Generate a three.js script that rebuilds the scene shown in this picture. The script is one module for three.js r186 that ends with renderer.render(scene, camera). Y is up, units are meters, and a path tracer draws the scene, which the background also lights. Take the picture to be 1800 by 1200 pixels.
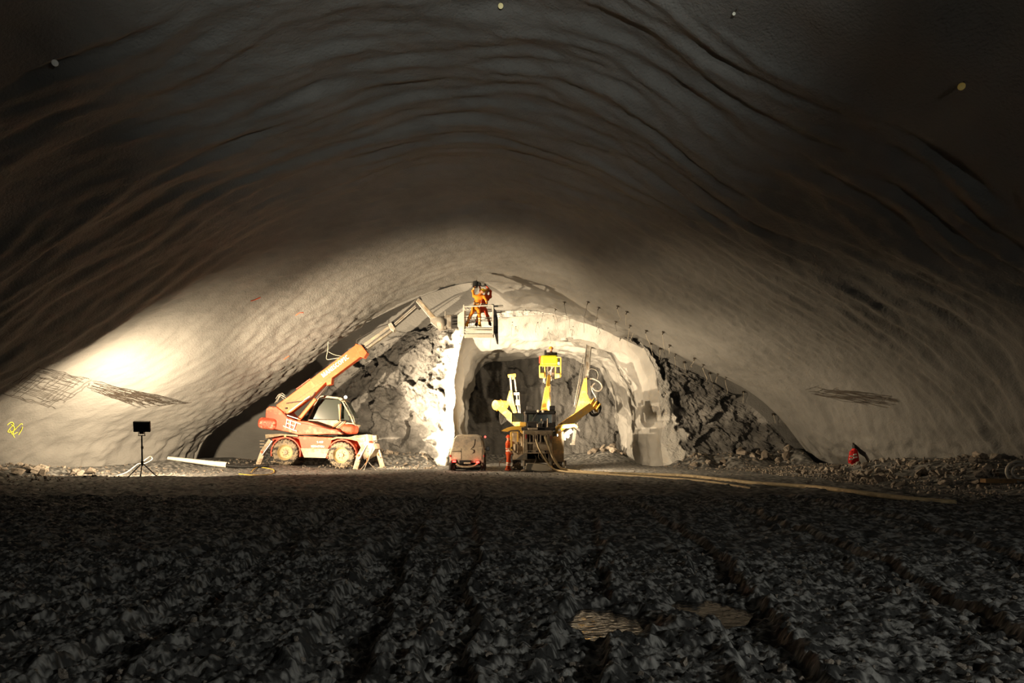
import * as THREE from 'three';
import { mergeGeometries } from 'three/addons/utils/BufferGeometryUtils.js';
import { RoundedBoxGeometry } from 'three/addons/geometries/RoundedBoxGeometry.js';
import { ConvexGeometry } from 'three/addons/geometries/ConvexGeometry.js';
import { TextGeometry } from 'three/addons/geometries/TextGeometry.js';
import { FontLoader } from 'three/addons/loaders/FontLoader.js';
import { MarchingCubes } from 'three/addons/objects/MarchingCubes.js';
import { RectAreaLightUniformsLib } from 'three/addons/lights/RectAreaLightUniformsLib.js';
import { createNoise2D, createNoise3D } from 'simplex-noise';

// ---------------------------------------------------------------- camera, exposure, lights
const scene = new THREE.Scene();
scene.background = new THREE.Color(0x000000);
const renderer = new THREE.WebGLRenderer();
renderer.toneMapping = THREE.LinearToneMapping;
renderer.toneMappingExposure = 1.0;
renderer.shadowMap.enabled = true;
RectAreaLightUniformsLib.init();
const F = 1200, HORIZON = 774, EYE = 1.5;
const camera = new THREE.PerspectiveCamera(2 * Math.atan(774 / F) * 180 / Math.PI, 1800 / 1548, 0.1, 200);
camera.position.set(0, EYE, 0);
camera.setViewOffset(1800, 1548, 0, 0, 1800, 1200);
camera.updateProjectionMatrix();
// a pixel of the photograph at a distance D along the tunnel
const P = (px, py, D) => new THREE.Vector3((px - 900) * D / F, EYE - (py - HORIZON) * D / F, -D);

const WARM = new THREE.Color().setRGB(1.0, 0.78, 0.51), COOL = new THREE.Color().setRGB(1.0, 1.0, 0.90);
const LIGHTS = {
  flood: { at: P(250, 749, 26.5), to: [-0.30, 0.22, -0.93], w: 0.52, h: 0.36, power: 4800, beam: [8, 2.8, -8.5], beamPower: 2500 },   // tripod flood by the left wall
  small: { at: P(661, 768, 34.7), to: [0.47, 0.20, -0.86], w: 0.22, h: 0.18, power: 9000, beam: [6, 3.1, -7], beamPower: 1600 },   // tripod flood by the stabiliser
  cab: { at: P(607, 698, 34.9), to: [1.0, -0.10, 0.26], power: 700 },                          // work lamp on the telehandler cab
  drill: [{ at: [0.95, 3.3, -38.5], to: [-1.6, 2.2, -8], power: 190 }, { at: [2.3, 3.3, -38.5], to: [1.9, 2.1, -8], power: 190 }],
  side: { at: P(981, 764.5, 32.9), to: [1.0, 0.04, -0.32], power: 270 },                         // work lamp on the right flank of the rig
  roof: { at: [0.9, 2.9, 3.5], to: [-0.10, 0.50, -1.0], w: 0.4, h: 0.3, power: 560 },           // spot behind the photographer, turned up at the vault
  rake: { at: [6.2, 3.3, 3.0], to: [-0.50, -0.22, -1.0], w: 0.4, h: 0.3, power: 760 },         // flood behind the photographer, raking over the mud
};
function rectLight(at, dir, w, h, power, color = WARM) {
  const l = new THREE.RectAreaLight(color, power, w, h);
  l.position.copy(at); l.lookAt(at.clone().add(new THREE.Vector3(...dir))); scene.add(l); return l;
}
function spotLight(at, dir, angle, power, color = WARM, penumbra = 0.6) {
  const l = new THREE.SpotLight(color, power, 0, angle, penumbra, 2);
  l.position.copy(at); l.target.position.copy(at).add(new THREE.Vector3(...dir)); l.castShadow = true; l.shadow.radius = 2;
  scene.add(l, l.target); return l;
}

// ---------------------------------------------------------------- helpers
function rngOf(seed) { let a = seed >>> 0; return () => { a = a + 0x6D2B79F5 | 0; let t = Math.imul(a ^ a >>> 15, 1 | a); t = t + Math.imul(t ^ t >>> 7, 61 | t) ^ t; return ((t ^ t >>> 14) >>> 0) / 4294967296; }; }
const rnd = rngOf(7), n2 = createNoise2D(rngOf(11)), n3 = createNoise3D(rngOf(23));
const clamp = (x, a = 0, b = 1) => Math.min(b, Math.max(a, x));
const sm = (a, b, x) => { const t = clamp((x - a) / (b - a)); return t * t * (3 - 2 * t); };
const lerp = (a, b, t) => a + (b - a) * t;
const V = (x, y, z) => new THREE.Vector3(x, y, z);
const origins = new Map(), counts = {};
function numbered(n) { const k = counts[n] = (counts[n] ?? -1) + 1; return k ? `${n}_${String(k).padStart(3, '0')}` : n; }
function thing(name, label, category, at, group) {
  const o = new THREE.Group(); o.name = numbered(name); o.position.copy(at); scene.add(o);
  o.userData = { label, category }; if (group) o.userData.group = group;
  origins.set(o, at.clone()); return o;
}
// flat uv in metres, from the axis a face points along most
function boxUV(g) {
  const p = g.attributes.position, n = g.attributes.normal, uv = new Float32Array(p.count * 2);
  for (let i = 0; i < p.count; i++) {
    const ax = Math.abs(n.getX(i)), ay = Math.abs(n.getY(i)), az = Math.abs(n.getZ(i));
    const x = p.getX(i), y = p.getY(i), z = p.getZ(i);
    const [u, v] = az >= ax && az >= ay ? [x, y] : ax >= ay ? [z, y] : [x, z];
    uv[2 * i] = u; uv[2 * i + 1] = v;
  }
  g.setAttribute('uv', new THREE.BufferAttribute(uv, 2)); return g;
}
function clean(g) {
  let q = g.index ? g.toNonIndexed() : g;
  if (!q.attributes.normal) q.computeVertexNormals();
  for (const k of Object.keys(q.attributes)) if (k !== 'position' && k !== 'normal') q.deleteAttribute(k);
  q.morphAttributes = {}; q.clearGroups?.();
  return boxUV(q);
}
function join(geos) { const a = (Array.isArray(geos) ? geos.flat(3) : [geos]).map(clean); return a.length > 1 ? mergeGeometries(a) : a[0]; }
// a part in world coordinates, hung under its thing (or under a part of it)
function part(name, geos, mat, parent, label) {
  const g = join(geos), o = origins.get(parent);
  g.translate(-o.x, -o.y, -o.z);
  const m = new THREE.Mesh(g, mat); m.name = name; m.castShadow = m.receiveShadow = true; parent.add(m);
  origins.set(m, o); if (label) m.userData.label = label;
  return m;
}
function single(name, label, category, geos, mat, at, group) {      // a thing that is one mesh
  const g = join(geos); g.translate(-at.x, -at.y, -at.z);
  const m = new THREE.Mesh(g, mat); m.name = numbered(name); m.position.copy(at); m.castShadow = m.receiveShadow = true; scene.add(m);
  m.userData = { label, category }; if (group) m.userData.group = group; origins.set(m, at.clone()); return m;
}
function box(w, h, d, c, rot, r) {
  const g = r ? new RoundedBoxGeometry(w, h, d, 2, Math.min(r, w / 2.01, h / 2.01, d / 2.01)) : new THREE.BoxGeometry(w, h, d);
  if (rot) g.applyMatrix4(new THREE.Matrix4().makeRotationFromEuler(new THREE.Euler(...rot)));
  return g.translate(c.x, c.y, c.z);
}
// box between world corners
const span = (x0, x1, y0, y1, z0, z1, r = 0.012) => box(Math.abs(x1 - x0), Math.abs(y1 - y0), Math.abs(z1 - z0), V((x0 + x1) / 2, (y0 + y1) / 2, (z0 + z1) / 2), null, r);
function along(g, a, b) {   // turn +y of a geometry centred at 0 into a->b and put it halfway
  const d = b.clone().sub(a); const q = new THREE.Quaternion().setFromUnitVectors(V(0, 1, 0), d.clone().normalize());
  return g.applyQuaternion(q).translate((a.x + b.x) / 2, (a.y + b.y) / 2, (a.z + b.z) / 2);
}
const rod = (a, b, r0, r1 = r0, seg = 12) => along(new THREE.CylinderGeometry(r1, r0, a.distanceTo(b), seg), a, b);
// rectangular bar a->b; w lies across in the picture plane, d in depth
function bar(a, b, w, d, r = 0.01) {
  const dir = b.clone().sub(a), L = dir.length(), y = dir.normalize();
  let x = V(0, 0, 1).cross(y).negate(); if (x.length() < 0.05) x = V(1, 0, 0); x.normalize();
  const z = x.clone().cross(y).normalize();
  const g = r ? new RoundedBoxGeometry(w, L, d, 1, Math.min(r, w / 2.1, d / 2.1, L / 2.1)) : new THREE.BoxGeometry(w, L, d);
  return g.applyMatrix4(new THREE.Matrix4().makeBasis(x, y, z)).translate((a.x + b.x) / 2, (a.y + b.y) / 2, (a.z + b.z) / 2);
}
const hose = (pts, r, seg = 40, rad = 8) => new THREE.TubeGeometry(new THREE.CatmullRomCurve3(pts, false, 'centripetal'), seg, r, rad, false);
// outline in world x, y extruded from distance D0 (near) to D1 (far)
function extr(pts, D0, D1, bevel = 0.015) {
  const s = new THREE.Shape(pts.map(p => new THREE.Vector2(p.x ?? p[0], p.y ?? p[1])));
  const g = new THREE.ExtrudeGeometry(s, { depth: Math.max(0.002, D1 - D0 - 2 * bevel), bevelEnabled: bevel > 0, bevelThickness: bevel, bevelSize: bevel, bevelOffset: -bevel, bevelSegments: 2 });
  return g.translate(0, 0, -D1 + bevel);
}
// lathe profile [[radius, along]...] about an axis pointing at dir through c
function lathe(prof, c, dir, seg = 28) {
  const g = new THREE.LatheGeometry(prof.map(p => new THREE.Vector2(Math.max(p[0], 1e-4), p[1])), seg);
  return g.applyQuaternion(new THREE.Quaternion().setFromUnitVectors(V(0, 1, 0), dir.clone().normalize())).translate(c.x, c.y, c.z);
}

// ---------------------------------------------------------------- textures and materials
function lattice(seed) { const r = rngOf(seed), t = new Float32Array(65536); for (let i = 0; i < 65536; i++) t[i] = r(); return t; }
const LT = lattice(5);
function vnoise(x, y, per) {    // repeating value noise, 0..1
  const xi = Math.floor(x), yi = Math.floor(y), fx = x - xi, fy = y - yi, u = fx * fx * (3 - 2 * fx), v = fy * fy * (3 - 2 * fy);
  const h = (a, b) => LT[(((a % per + per) % per) * 57 + ((b % per + per) % per) * 131 + per * 977) & 65535];
  return lerp(lerp(h(xi, yi), h(xi + 1, yi), u), lerp(h(xi, yi + 1), h(xi + 1, yi + 1), u), v);
}
function vfbm(u, v, base, oct) { let s = 0, a = 0.5, w = 0; for (let i = 0, p = base; i < oct; i++, p *= 2) { s += a * vnoise(u * p, v * p, p); w += a; a *= 0.55; } return s / w; }
function tex(size, fn, metres, srgb = false) {
  const d = new Uint8Array(size * size * 4);
  for (let y = 0; y < size; y++) for (let x = 0; x < size; x++) {
    const c = fn(x / size, y / size), k = 4 * (y * size + x);
    if (typeof c === 'number') d[k] = d[k + 1] = d[k + 2] = clamp(c) * 255; else for (let j = 0; j < 3; j++) d[k + j] = clamp(c[j]) * 255;
    d[k + 3] = 255;
  }
  const t = new THREE.DataTexture(d, size, size); t.wrapS = t.wrapT = THREE.RepeatWrapping; t.magFilter = THREE.LinearFilter; t.minFilter = THREE.LinearMipmapLinearFilter; t.generateMipmaps = true;
  if (srgb) t.colorSpace = THREE.SRGBColorSpace; t.repeat.set(1 / metres, 1 / metres); t.needsUpdate = true; return t;
}
const T = {
  pebble: tex(1024, (u, v) => { const a = vfbm(u, v, 48, 3), b = vfbm(u + 0.3, v, 12, 3); return 0.65 * a + 0.35 * b; }, 2.4),
  rock: tex(1024, (u, v) => 0.55 * Math.abs(2 * vfbm(u, v, 12, 5) - 1) + 0.45 * vfbm(u, v, 40, 3), 3.0),
  mud: tex(1024, (u, v) => Math.pow(vfbm(u, v, 40, 4), 1.4), 1.5),
  dent: tex(256, (u, v) => vfbm(u, v, 10, 4), 0.8),
};
const srgb = h => { const c = new THREE.Color(h); return c; };
// paint under a patchy film of mud and dust
function dirty(hex, dust, amount, o = {}) {
  const a = new THREE.Color(hex).convertLinearToSRGB(), b = new THREE.Color(dust).convertLinearToSRGB(), sd = o.seed ?? 0;
  const map = tex(256, (u, v) => {
    const k = sm(1 - amount - 0.16, 1 - amount + 0.16, vfbm(u + sd * 0.137, v + sd * 0.071, 5, 5)), g = 0.92 + 0.16 * vfbm(u, v, 48, 2);
    return [lerp(a.r, b.r, k) * g, lerp(a.g, b.g, k) * g, lerp(a.b, b.b, k) * g];
  }, o.metres ?? 1.3, true);
  return new THREE.MeshStandardMaterial({ map, roughness: o.rough ?? 0.6, metalness: o.metal ?? 0, bumpMap: T.dent, bumpScale: 0.004 });
}
const plain = (hex, rough = 0.6, metal = 0) => new THREE.MeshStandardMaterial({ color: hex, roughness: rough, metalness: metal });
const M = {
  shot: new THREE.MeshStandardMaterial({ vertexColors: true, roughness: 0.93, bumpMap: T.pebble, bumpScale: 0.024 }),
  rock: new THREE.MeshStandardMaterial({ vertexColors: true, roughness: 0.9, bumpMap: T.rock, bumpScale: 0.09 }),
  ground: new THREE.MeshStandardMaterial({ vertexColors: true, roughness: 0.82, bumpMap: T.mud, bumpScale: 0.014 }),
  stone: [0x8d8378, 0x9c9184, 0x776d62].map((h, i) => dirty(h, 0x5d554b, 0.45, { seed: i, metres: 0.7, rough: 0.92 })),
  red: dirty(0xc8401f, 0xa9765a, 0.38, { seed: 1 }), redClean: dirty(0xc8541f, 0xb87444, 0.3, { seed: 2 }),
  dusty: dirty(0xad9d88, 0x85765f, 0.5, { seed: 3, rough: 0.85 }), dusty2: dirty(0xb9a893, 0x8f7f6b, 0.45, { seed: 9, rough: 0.85 }),
  greyPaint: dirty(0x6f6a62, 0x958873, 0.45, { seed: 4 }), dark: dirty(0x2b2826, 0x5a5045, 0.3, { seed: 5, rough: 0.7 }),
  black: plain(0x121110, 0.6), rubber: dirty(0x2a2725, 0x8a7b66, 0.55, { seed: 6, rough: 0.9, metres: 0.6 }),
  rim: dirty(0xbfa878, 0x9c8868, 0.4, { seed: 7, metres: 0.5 }), yellow: dirty(0xd4a640, 0xbfa070, 0.42, { seed: 8 }),
  lime: dirty(0xd2d21c, 0xb5ac2e, 0.25, { seed: 10 }), white: dirty(0xd8d2c6, 0xa89a86, 0.3, { seed: 11 }),
  steel: plain(0xb9b6b0, 0.35, 0.85), chrome: plain(0xe2e2e0, 0.15, 1), galv: dirty(0xa8a39a, 0x85796a, 0.4, { seed: 12, metal: 0.4, rough: 0.5 }),
  glass: new THREE.MeshPhysicalMaterial({ color: 0x6a7268, transmission: 0.8, thickness: 0, roughness: 0.15, ior: 1.5 }),
  hose: dirty(0xc9b48c, 0x9a8768, 0.4, { seed: 13, rough: 0.7 }), wire: plain(0x3b332b, 0.7, 0.3), pale: plain(0xcbbfa9, 0.7),
  paintWhite: plain(0xf2ede4, 0.6), wood: dirty(0x8a6a45, 0x5f4a33, 0.45, { seed: 14, rough: 0.9 }),
};
const lampMat = (r, g, b, k) => { const m = new THREE.MeshStandardMaterial({ color: 0x111111, roughness: 0.4 }); m.emissive = new THREE.Color().setRGB(r, g, b); m.emissiveIntensity = k; return m; };
M.lampWarm = lampMat(1, 0.9, 0.72, 6); M.lampRed = lampMat(1, 0.07, 0.05, 5);

// ---------------------------------------------------------------- the cavern
function curve2(pts) {
  const c = new THREE.CatmullRomCurve3(pts.map(p => V(p[0], p[1], 0)), false, 'centripetal'); c.arcLengthDivisions = 600;
  const N = 800, xs = []; for (let i = 0; i <= N; i++) xs.push(c.getPointAt(i / N));
  return t => { const u = clamp(t) * N, i = Math.min(N - 1, Math.floor(u)), f = u - i; return [lerp(xs[i].x, xs[i + 1].x, f), lerp(xs[i].y, xs[i + 1].y, f)]; };
}
const toXY = (pts, D) => pts.map(([x, y]) => { const p = P(x, y, D); return [p.x, p.y]; });
const archA = curve2([[-17.5, -0.6], ...toXY([[345, 800], [360, 770], [420, 722], [480, 680], [580, 605], [650, 562], [740, 520], [820, 496], [900, 497], [980, 517], [1060, 556], [1130, 593], [1200, 628], [1260, 656], [1320, 688], [1370, 730], [1410, 780], [1440, 820]], 37), [16.9, -0.6]]);
const archB = curve2([[-14.7, -0.6], [-14.3, 0.6], [-13, 2.9], [-11.6, 4.4], [-9.9, 6.1], [-8.2, 7.25], [-5.5, 8.2], [-3.4, 8.8], [-0.5, 9.15], [2, 9.0], [4.5, 8.3], [7, 7.15], [9.75, 5.7], [11.7, 4.7], [14, 3.0], [15.9, 0.65], [16.3, -0.6]]);
const archD = curve2([[-3.35, -0.6], [-3.25, 2], [-3.15, 4.4], [-2.95, 6.1], [-2.3, 7.05], [-0.8, 7.45], [2, 7.65], [4.5, 7.5], [6.2, 6.9], [7.2, 5.6], [7.8, 3.6], [7.95, 1.5], [8.05, -0.6]]);
const faceD = x => 40.4 - x * 0.09 - 0.12 * Math.max(0, x - 8.5);
const CX = -0.5;
function vaultAt(t, D) {
  const [x, y] = archA(t), f = sm(37.5, 26, D);
  return [x < CX ? CX + (x - CX) * (1 + 0.25 * f) : CX + (x - CX) * (1 + 0.035 * f), y * (1 + 0.17 * f)];
}
const surf = [];    // points on the lining, for hanging things on it
function grid(nu, nv, at) {
  const pos = new Float32Array((nu + 1) * (nv + 1) * 3), uv = new Float32Array((nu + 1) * (nv + 1) * 2), col = new Float32Array(pos.length), idx = [];
  for (let j = 0, k = 0; j <= nv; j++) for (let i = 0; i <= nu; i++, k++) { const q = at(i / nu, j / nv, i, j); pos.set(q.p, 3 * k); uv.set(q.uv, 2 * k); col.set(q.c, 3 * k); }
  for (let j = 0; j < nv; j++) for (let i = 0; i < nu; i++) { const a = j * (nu + 1) + i, b = a + 1, c = a + nu + 1, d = c + 1; idx.push(a, b, c, b, d, c); }
  const g = new THREE.BufferGeometry(); g.setAttribute('position', new THREE.BufferAttribute(pos, 3)); g.setAttribute('uv', new THREE.BufferAttribute(uv, 2)); g.setAttribute('color', new THREE.BufferAttribute(col, 3)); g.setIndex(idx); g.computeVertexNormals();
  return g;
}
function structure(name, g, mat, label, category) {
  const m = new THREE.Mesh(g, mat); m.name = name; m.userData = { kind: 'structure', label, category }; m.castShadow = m.receiveShadow = true; scene.add(m); origins.set(m, V(0, 0, 0)); return m;
}
function remember(g, step = 1) { const p = g.attributes.position, n = g.attributes.normal; for (let i = 0; i < p.count; i += step) surf.push([p.getX(i), p.getY(i), p.getZ(i), n.getX(i), n.getY(i), n.getZ(i), 900 - p.getX(i) / p.getZ(i) * F, HORIZON + (p.getY(i) - EYE) / p.getZ(i) * F]); }
function pick(px, py) {     // the lining's point that the photograph shows at a pixel
  let best = null, bd = 1e9;
  for (const s of surf) { if (s[2] > -6) continue; const d = Math.hypot(s[6] - px, s[7] - py) + (s[2] < -37 ? 0.5 : 0); if (d < bd - 0.01) { bd = d; best = s; } }
  const n = V(best[3], best[4], best[5]); const p = V(best[0], best[1], best[2]);
  if (n.dot(V(-best[0], 4 - best[1], -30 - best[2]).setZ(0)) < 0 && best[2] > -40) n.negate();
  return { p, n };
}
const tone = (x, y, z, base, warm, k) => { const a = 1 + k * n3(x * 0.35, y * 0.35, z * 0.35) + 0.5 * k * n3(x * 1.7, y * 1.7, z * 1.7); return [base * a * warm[0], base * a * warm[1], base * a * warm[2]]; };
const SHOT = [1.03, 1.0, 0.94], ROCKC = [1.04, 1.0, 0.95];

// vault: sprayed concrete with ripples that run around the arch
{
  const L = 46, rows = [];
  for (let D = 37.2; D > 14; D -= 0.1) rows.push(D);
  for (let D = 14; D >= -12.01; D -= 0.65) rows.push(D);
  const g = grid(400, rows.length - 1, (u, v, i, j) => {
    const D = rows[j], [x, y] = vaultAt(u, D), [x1, y1] = vaultAt(u + 0.004, D), [x0, y0] = vaultAt(u - 0.004, D);
    let nx = -(y1 - y0), ny = x1 - x0; const l = Math.hypot(nx, ny); nx /= -l; ny /= -l;   // inward is -outward
    const s = u * L, w = n2(s * 0.12, D * 0.1) * 0.5;
    const Q = D + w;
    const rip = n2(s * 0.16 + 9, Q * 0.85), rip2 = n2(s * 0.35 + 40, Q * 1.5 + 7), big = n2(s * 0.09 + 3, D * 0.2);
    const near = sm(28, 20, D);
    const rid = 1 - Math.abs(rip);
    let d = 0.13 * big + near * (0.10 * rip + 0.05 * rip2 + 0.05 * rid) + (1 - near) * (0.03 * rip + 0.02 * rip2) + 0.02 * n2(s * 1.3, D * 2.1) + 0.012 * n2(s * 3.1, D * 4.2);
    // folded, torn skin close to the end of the lining
    const e = sm(31, 36.5, D) * sm(0.36, 0.30, u);
    d += e * (0.08 * (1 - Math.abs(n2(s * 0.5, D * 1.3 + s * 0.25))) + 0.05 * n2(s * 1.4, D * 3));
    const low = sm(0.1, 0.02, u) + sm(0.9, 0.98, u);
    d += low * (0.12 * n3(x * 0.9, y * 0.9, D * 0.9) + 0.05 * n3(x * 2.5, y * 2.5, D * 2.5));
    d *= 1 - sm(36.2, 37.1, D) * sm(0.43, 0.48, u);
    return { p: [x + nx * d, y + ny * d, -D], uv: [s, D], c: tone(x, y, D, 0.14, SHOT, 0.12) };
  });
  structure('ceiling', g, M.shot, 'sprayed grey concrete vault arching over the whole cavern', 'vault'); remember(g, 1);
  // thickness of the last round of lining
  const lip = grid(400, 3, (u, v) => { const [x, y] = vaultAt(u, 37.2), k = [1, 1.0, 1.05, 1.05][Math.round(v * 3)], D = 37.2 + [0, 0.02, 0.25, -0.5][Math.round(v * 3)]; return { p: [CX + (x - CX) * k, y * k, -D], uv: [u * L, D], c: tone(x, y, D, 0.14, SHOT, 0.1) }; });
  structure('trim_1', lip, M.shot, 'torn edge of the concrete lining above the rock face', 'lining edge');
}
// next round, stepped back behind the edge of the lining, down to the rock face
const bandAt = (u, v) => {
  const a = archA(u), b = archB(u), out = clamp(sm(0.50, 0.43, u) + 0.8 * sm(0.64, 0.74, u)), k = 1 + 0.10 * out;
  const m = lerp(sm(0, 1, v) * 0.9 + v * 0.1, sm(0.68, 1, v), out), st = 1 + (k - 1) * sm(0, 0.12, v) * sm(1.0, 0.7, v);
  const x = lerp(a[0], b[0], m), y = lerp(a[1], b[1], m);
  return [CX + (x - CX) * st, y * st, lerp(37.1, faceD(b[0]), lerp(v, sm(0, 0.8, v), out))];
};
{
  const g = grid(360, 44, (u, v) => {
    const [x, y, D] = bandAt(u, v), s = u * 44;
    const d = (0.14 * n3(x * 0.5, y * 0.5, D * 1.2) + 0.05 * n3(x * 1.6, y * 1.6, D * 2) + 0.025 * n3(x * 4, y * 4, D * 4)) * sm(0, 0.15, v) * sm(1, 0.86, v);
    const l = Math.hypot(x - 1, y - 1);
    return { p: [x - (x - 1) / l * d, y - (y - 1) / l * d, -D], uv: [s, v * 6], c: tone(x, y, D, 0.14, SHOT, 0.14) };
  });
  structure('wall_heading', g, M.shot, 'newest round of sprayed concrete between lining edge and rock face', 'vault'); remember(g);
}
// broken rock: planar facets
function facets(x, y, z, c, seed) {
  const X = x / c, Y = y / c, Z = z / c, xi = Math.floor(X), yi = Math.floor(Y), zi = Math.floor(Z);
  let bd = 9, bo = 0, bx = 0, by = 0;
  for (let i = -1; i <= 1; i++) for (let j = -1; j <= 1; j++) for (let k = -1; k <= 1; k++) {
    const a = xi + i, b = yi + j, e = zi + k, h = m => { const q = Math.sin(a * 127.1 + b * 311.7 + e * 74.7 + seed * 13.7 + m * 53.3) * 43758.5453; return q - Math.floor(q); };
    const dx = a + h(1) - X, dy = b + h(2) - Y, dz = e + h(3) - Z, d = dx * dx + dy * dy + dz * dz;
    if (d < bd) { bd = d; bo = h(4) - 0.5 + (dx * (h(5) - 0.5) + dy * (h(6) - 0.5)) * 1.6; }
  }
  return bo * c;
}
const rockDepth = (x, y) => 0.30 * facets(x + 0.35 * n2(x, y), y + 0.35 * n2(x + 7, y), 0, 2.1, 1) + 0.19 * facets(x, y + 0.2 * n2(x * 2, y * 2), 3, 0.85, 2) + 0.2 * facets(x + 0.1 * n2(x * 4, y * 4), y, 5, 0.36, 3) + 0.05 * n2(x * 3, y * 3) + 0.03 * n2(x * 7, y * 7);
const funnel = (u, k) => { const [x, y] = archD(u); return [2.15 + (x - 2.15) * (1 + (k - 1) * (x < 2.15 ? 0.2 : 0.7)) + 0.10 * n2(y * 0.5, x > 2 ? 5 : 1) + 0.02 * n2(y * 2.7, x > 2 ? 8 : 3), y * (1 + (k - 1) * 0.95)]; };
const faceAt = (u, v) => {
  const b = archB(u), c = funnel(u, 1.17), x = lerp(b[0], c[0], v), y = lerp(b[1], c[1], v);
  return [x, y, faceD(x)];
};
const rubbleFoot = (y) => 0.9 * sm(1.6, 0, y);
// sprayed-concrete collar around the drift with a ragged outline
function collar(u, v, x, y) {
  const w = u < 0.5 ? 0.115 + 0.06 * sm(0.15, 0.3, u) : 0.20 + 0.10 * sm(0.55, 0.62, u) * sm(0.75, 0.66, u);
  const top = sm(0.36, 0.42, u) * sm(0.64, 0.58, u);
  return clamp(sm(1 - w - 0.04, 1 - w + 0.04, v + 0.09 * n2(x * 0.8, y * 0.8) + 0.05 * n2(x * 2.2, y * 2.2)) + top);
}
{
  const g = grid(460, 130, (u, v) => {
    let [x, y, D] = faceAt(u, v); const k = collar(u, v, x, y);
    const e = sm(0, 0.05, v);
    const rim = sm(1, 0.965, v);
    D -= e * (rim * (rockDepth(x, y) * (1 - 0.9 * k) + 0.05 * k * n2(x * 1.5, y * 0.7) + rubbleFoot(y) * 0.8) + 0.22 * lerp(1, k, rim));
    const streak = 1 + 0.3 * n2(x * 0.7 + y * 0.9, y * 0.7 - x * 0.5), a = tone(x, y, 2, 0.115 * streak, ROCKC, 0.3), b = tone(x, y, 2, 0.38, SHOT, 0.08);
    return { p: [x, y, -D], uv: [x, y], c: [lerp(a[0], b[0], k), lerp(a[1], b[1], k), lerp(a[2], b[2], k)] };
  });
  structure('wall_back', g, M.rock, 'jagged grey rock face around the mouth of the inner drift', 'rock face'); remember(g);
  const d = grid(300, 110, (u, v) => {
    const D0 = faceD(funnel(u, 1.17)[0]) - 0.22, k = v < 0.2 ? lerp(1.17, 1, sm(0, 0.2, v)) : 1, [x0, y0] = funnel(u, k), D = lerp(D0, 50.6, v);
    const l = Math.hypot(x0 - 2.15, y0 - 2.5), s = u * 26;
    const r = 0.22 * n2(s * 0.22, D * 0.35) + 0.12 * n2(s * 0.5, D * 0.9) + 0.05 * n2(s * 1.4, D * 2) + 0.18 * n2(D * 0.8 + 3, s * 0.12) * sm(0.03, 0.1, v);
    const e = sm(0, 0.05, v);
    return { p: [x0 - (x0 - 2.15) / l * r * e, y0 - (y0 - 2.5) / l * r * e, -D], uv: [s, D], c: tone(x0, y0, D, 0.28, SHOT, 0.12) };
  });
  structure('wall_drift', d, M.shot, 'pale sprayed concrete lining of the inner drift', 'drift lining'); remember(d, 2);
  const f = grid(120, 90, (u, v) => {
    const x = lerp(-4.3, 8.6, u), y = lerp(-0.6, 8.2, v);
    const D = 50.2 - 0.3 * facets(x, y, 9, 1.1, 5) - 0.2 * facets(x, y, 3, 0.4, 6) - 0.1 * n2(x * 2.5, y * 0.5) - rubbleFoot(y);
    const s = 1 + 0.35 * n2(x * 2.2, y * 0.35);
    return { p: [x, y, -D], uv: [x, y], c: tone(x, y, 9, 0.09 * s, ROCKC, 0.25) };
  });
  structure('wall_drift_end', f, M.rock, 'streaked brown rock at the end of the inner drift', 'rock face'); remember(f, 2);
  const bk = grid(60, 20, (u, v) => { const [x, y] = vaultAt(u, -12); return { p: [x * (1 - v) + 0.5 * v * 0, y * (1 - v) + 2 * v, 12 + 0.2 * n2(x * (1 - v), y)], uv: [x * (1 - v), y * (1 - v)], c: [0.2, 0.19, 0.18] }; });
  structure('wall_front', bk, M.rock, 'rock wall closing the cavern behind the photographer', 'rock face');
}

// ---------------------------------------------------------------- the muddy floor
const RUTS = [   // x along the distance, half width, depth, lug pitch, from, to
  [D => -1.30 - 0.065 * (D - 5), 0.26, 0.07, 0.16, 3, 30], [D => -0.45 - 0.045 * (D - 5), 0.16, 0.06, 0.14, 3, 27],
  [D => 4.9 - 0.012 * (15 - D) ** 2, 0.24, 0.08, 0.18, 3, 19], [D => 2.7 - 0.010 * (14 - D) ** 2, 0.24, 0.07, 0.18, 3, 21],
  [D => -2.75 - 0.10 * (D - 5), 0.27, 0.06, 0.16, 3, 24], [D => -4.2 + 0.02 * Math.max(0, D - 6) ** 1.6, 0.22, 0.05, 0.15, 3.5, 22], [D => 0.55 + 0.11 * (D - 5), 0.2, 0.05, 0.15, 3, 16], [D => 7.3 - 0.02 * (16 - D) ** 2, 0.25, 0.07, 0.17, 6, 21],
];
const PUDDLES = [[0.80, 5.84, 0.30, 0.50], [1.82, 6.25, 0.30, 0.42]];
function pile(x, D) {    // heaps against the walls
  const xr = CX + 17.3 * (1 + 0.035 * sm(37.5, 26, D)), e = xr - x;
  let h = 0.85 * sm(5.2, 0.6, e + 0.8 * n2(x * 0.3, D * 0.3)) * (0.35 + 0.65 * sm(33, 26, D) * sm(15, 20, D));
  const xl = CX - 17.0 * (1 + 0.25 * sm(37.5, 26, D)), l = x - xl;
  h += 0.55 * sm(3.2, 0.4, l + 0.7 * n2(x * 0.4, D * 0.4)) * (0.5 + 0.5 * sm(31, 27, D));
  const f = faceD(x) - D;      // foot of the rock face, not in the mouth of the drift
  h += 0.75 * sm(2.6, 0.2, f + 0.8 * n2(x * 0.5, 3)) * (x > -15 && x < 16 ? 1 - sm(-5.2, -4.2, x) * sm(9.6, 8.6, x) : 0) * (D < 43 ? 1 : 0);
  h += 0.9 * Math.exp(-(((x - 6.4) / 1.5) ** 2) - ((D - 46.5) / 2.4) ** 2) + 0.5 * sm(47.5, 49.5, D);
  return h;
}
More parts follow.
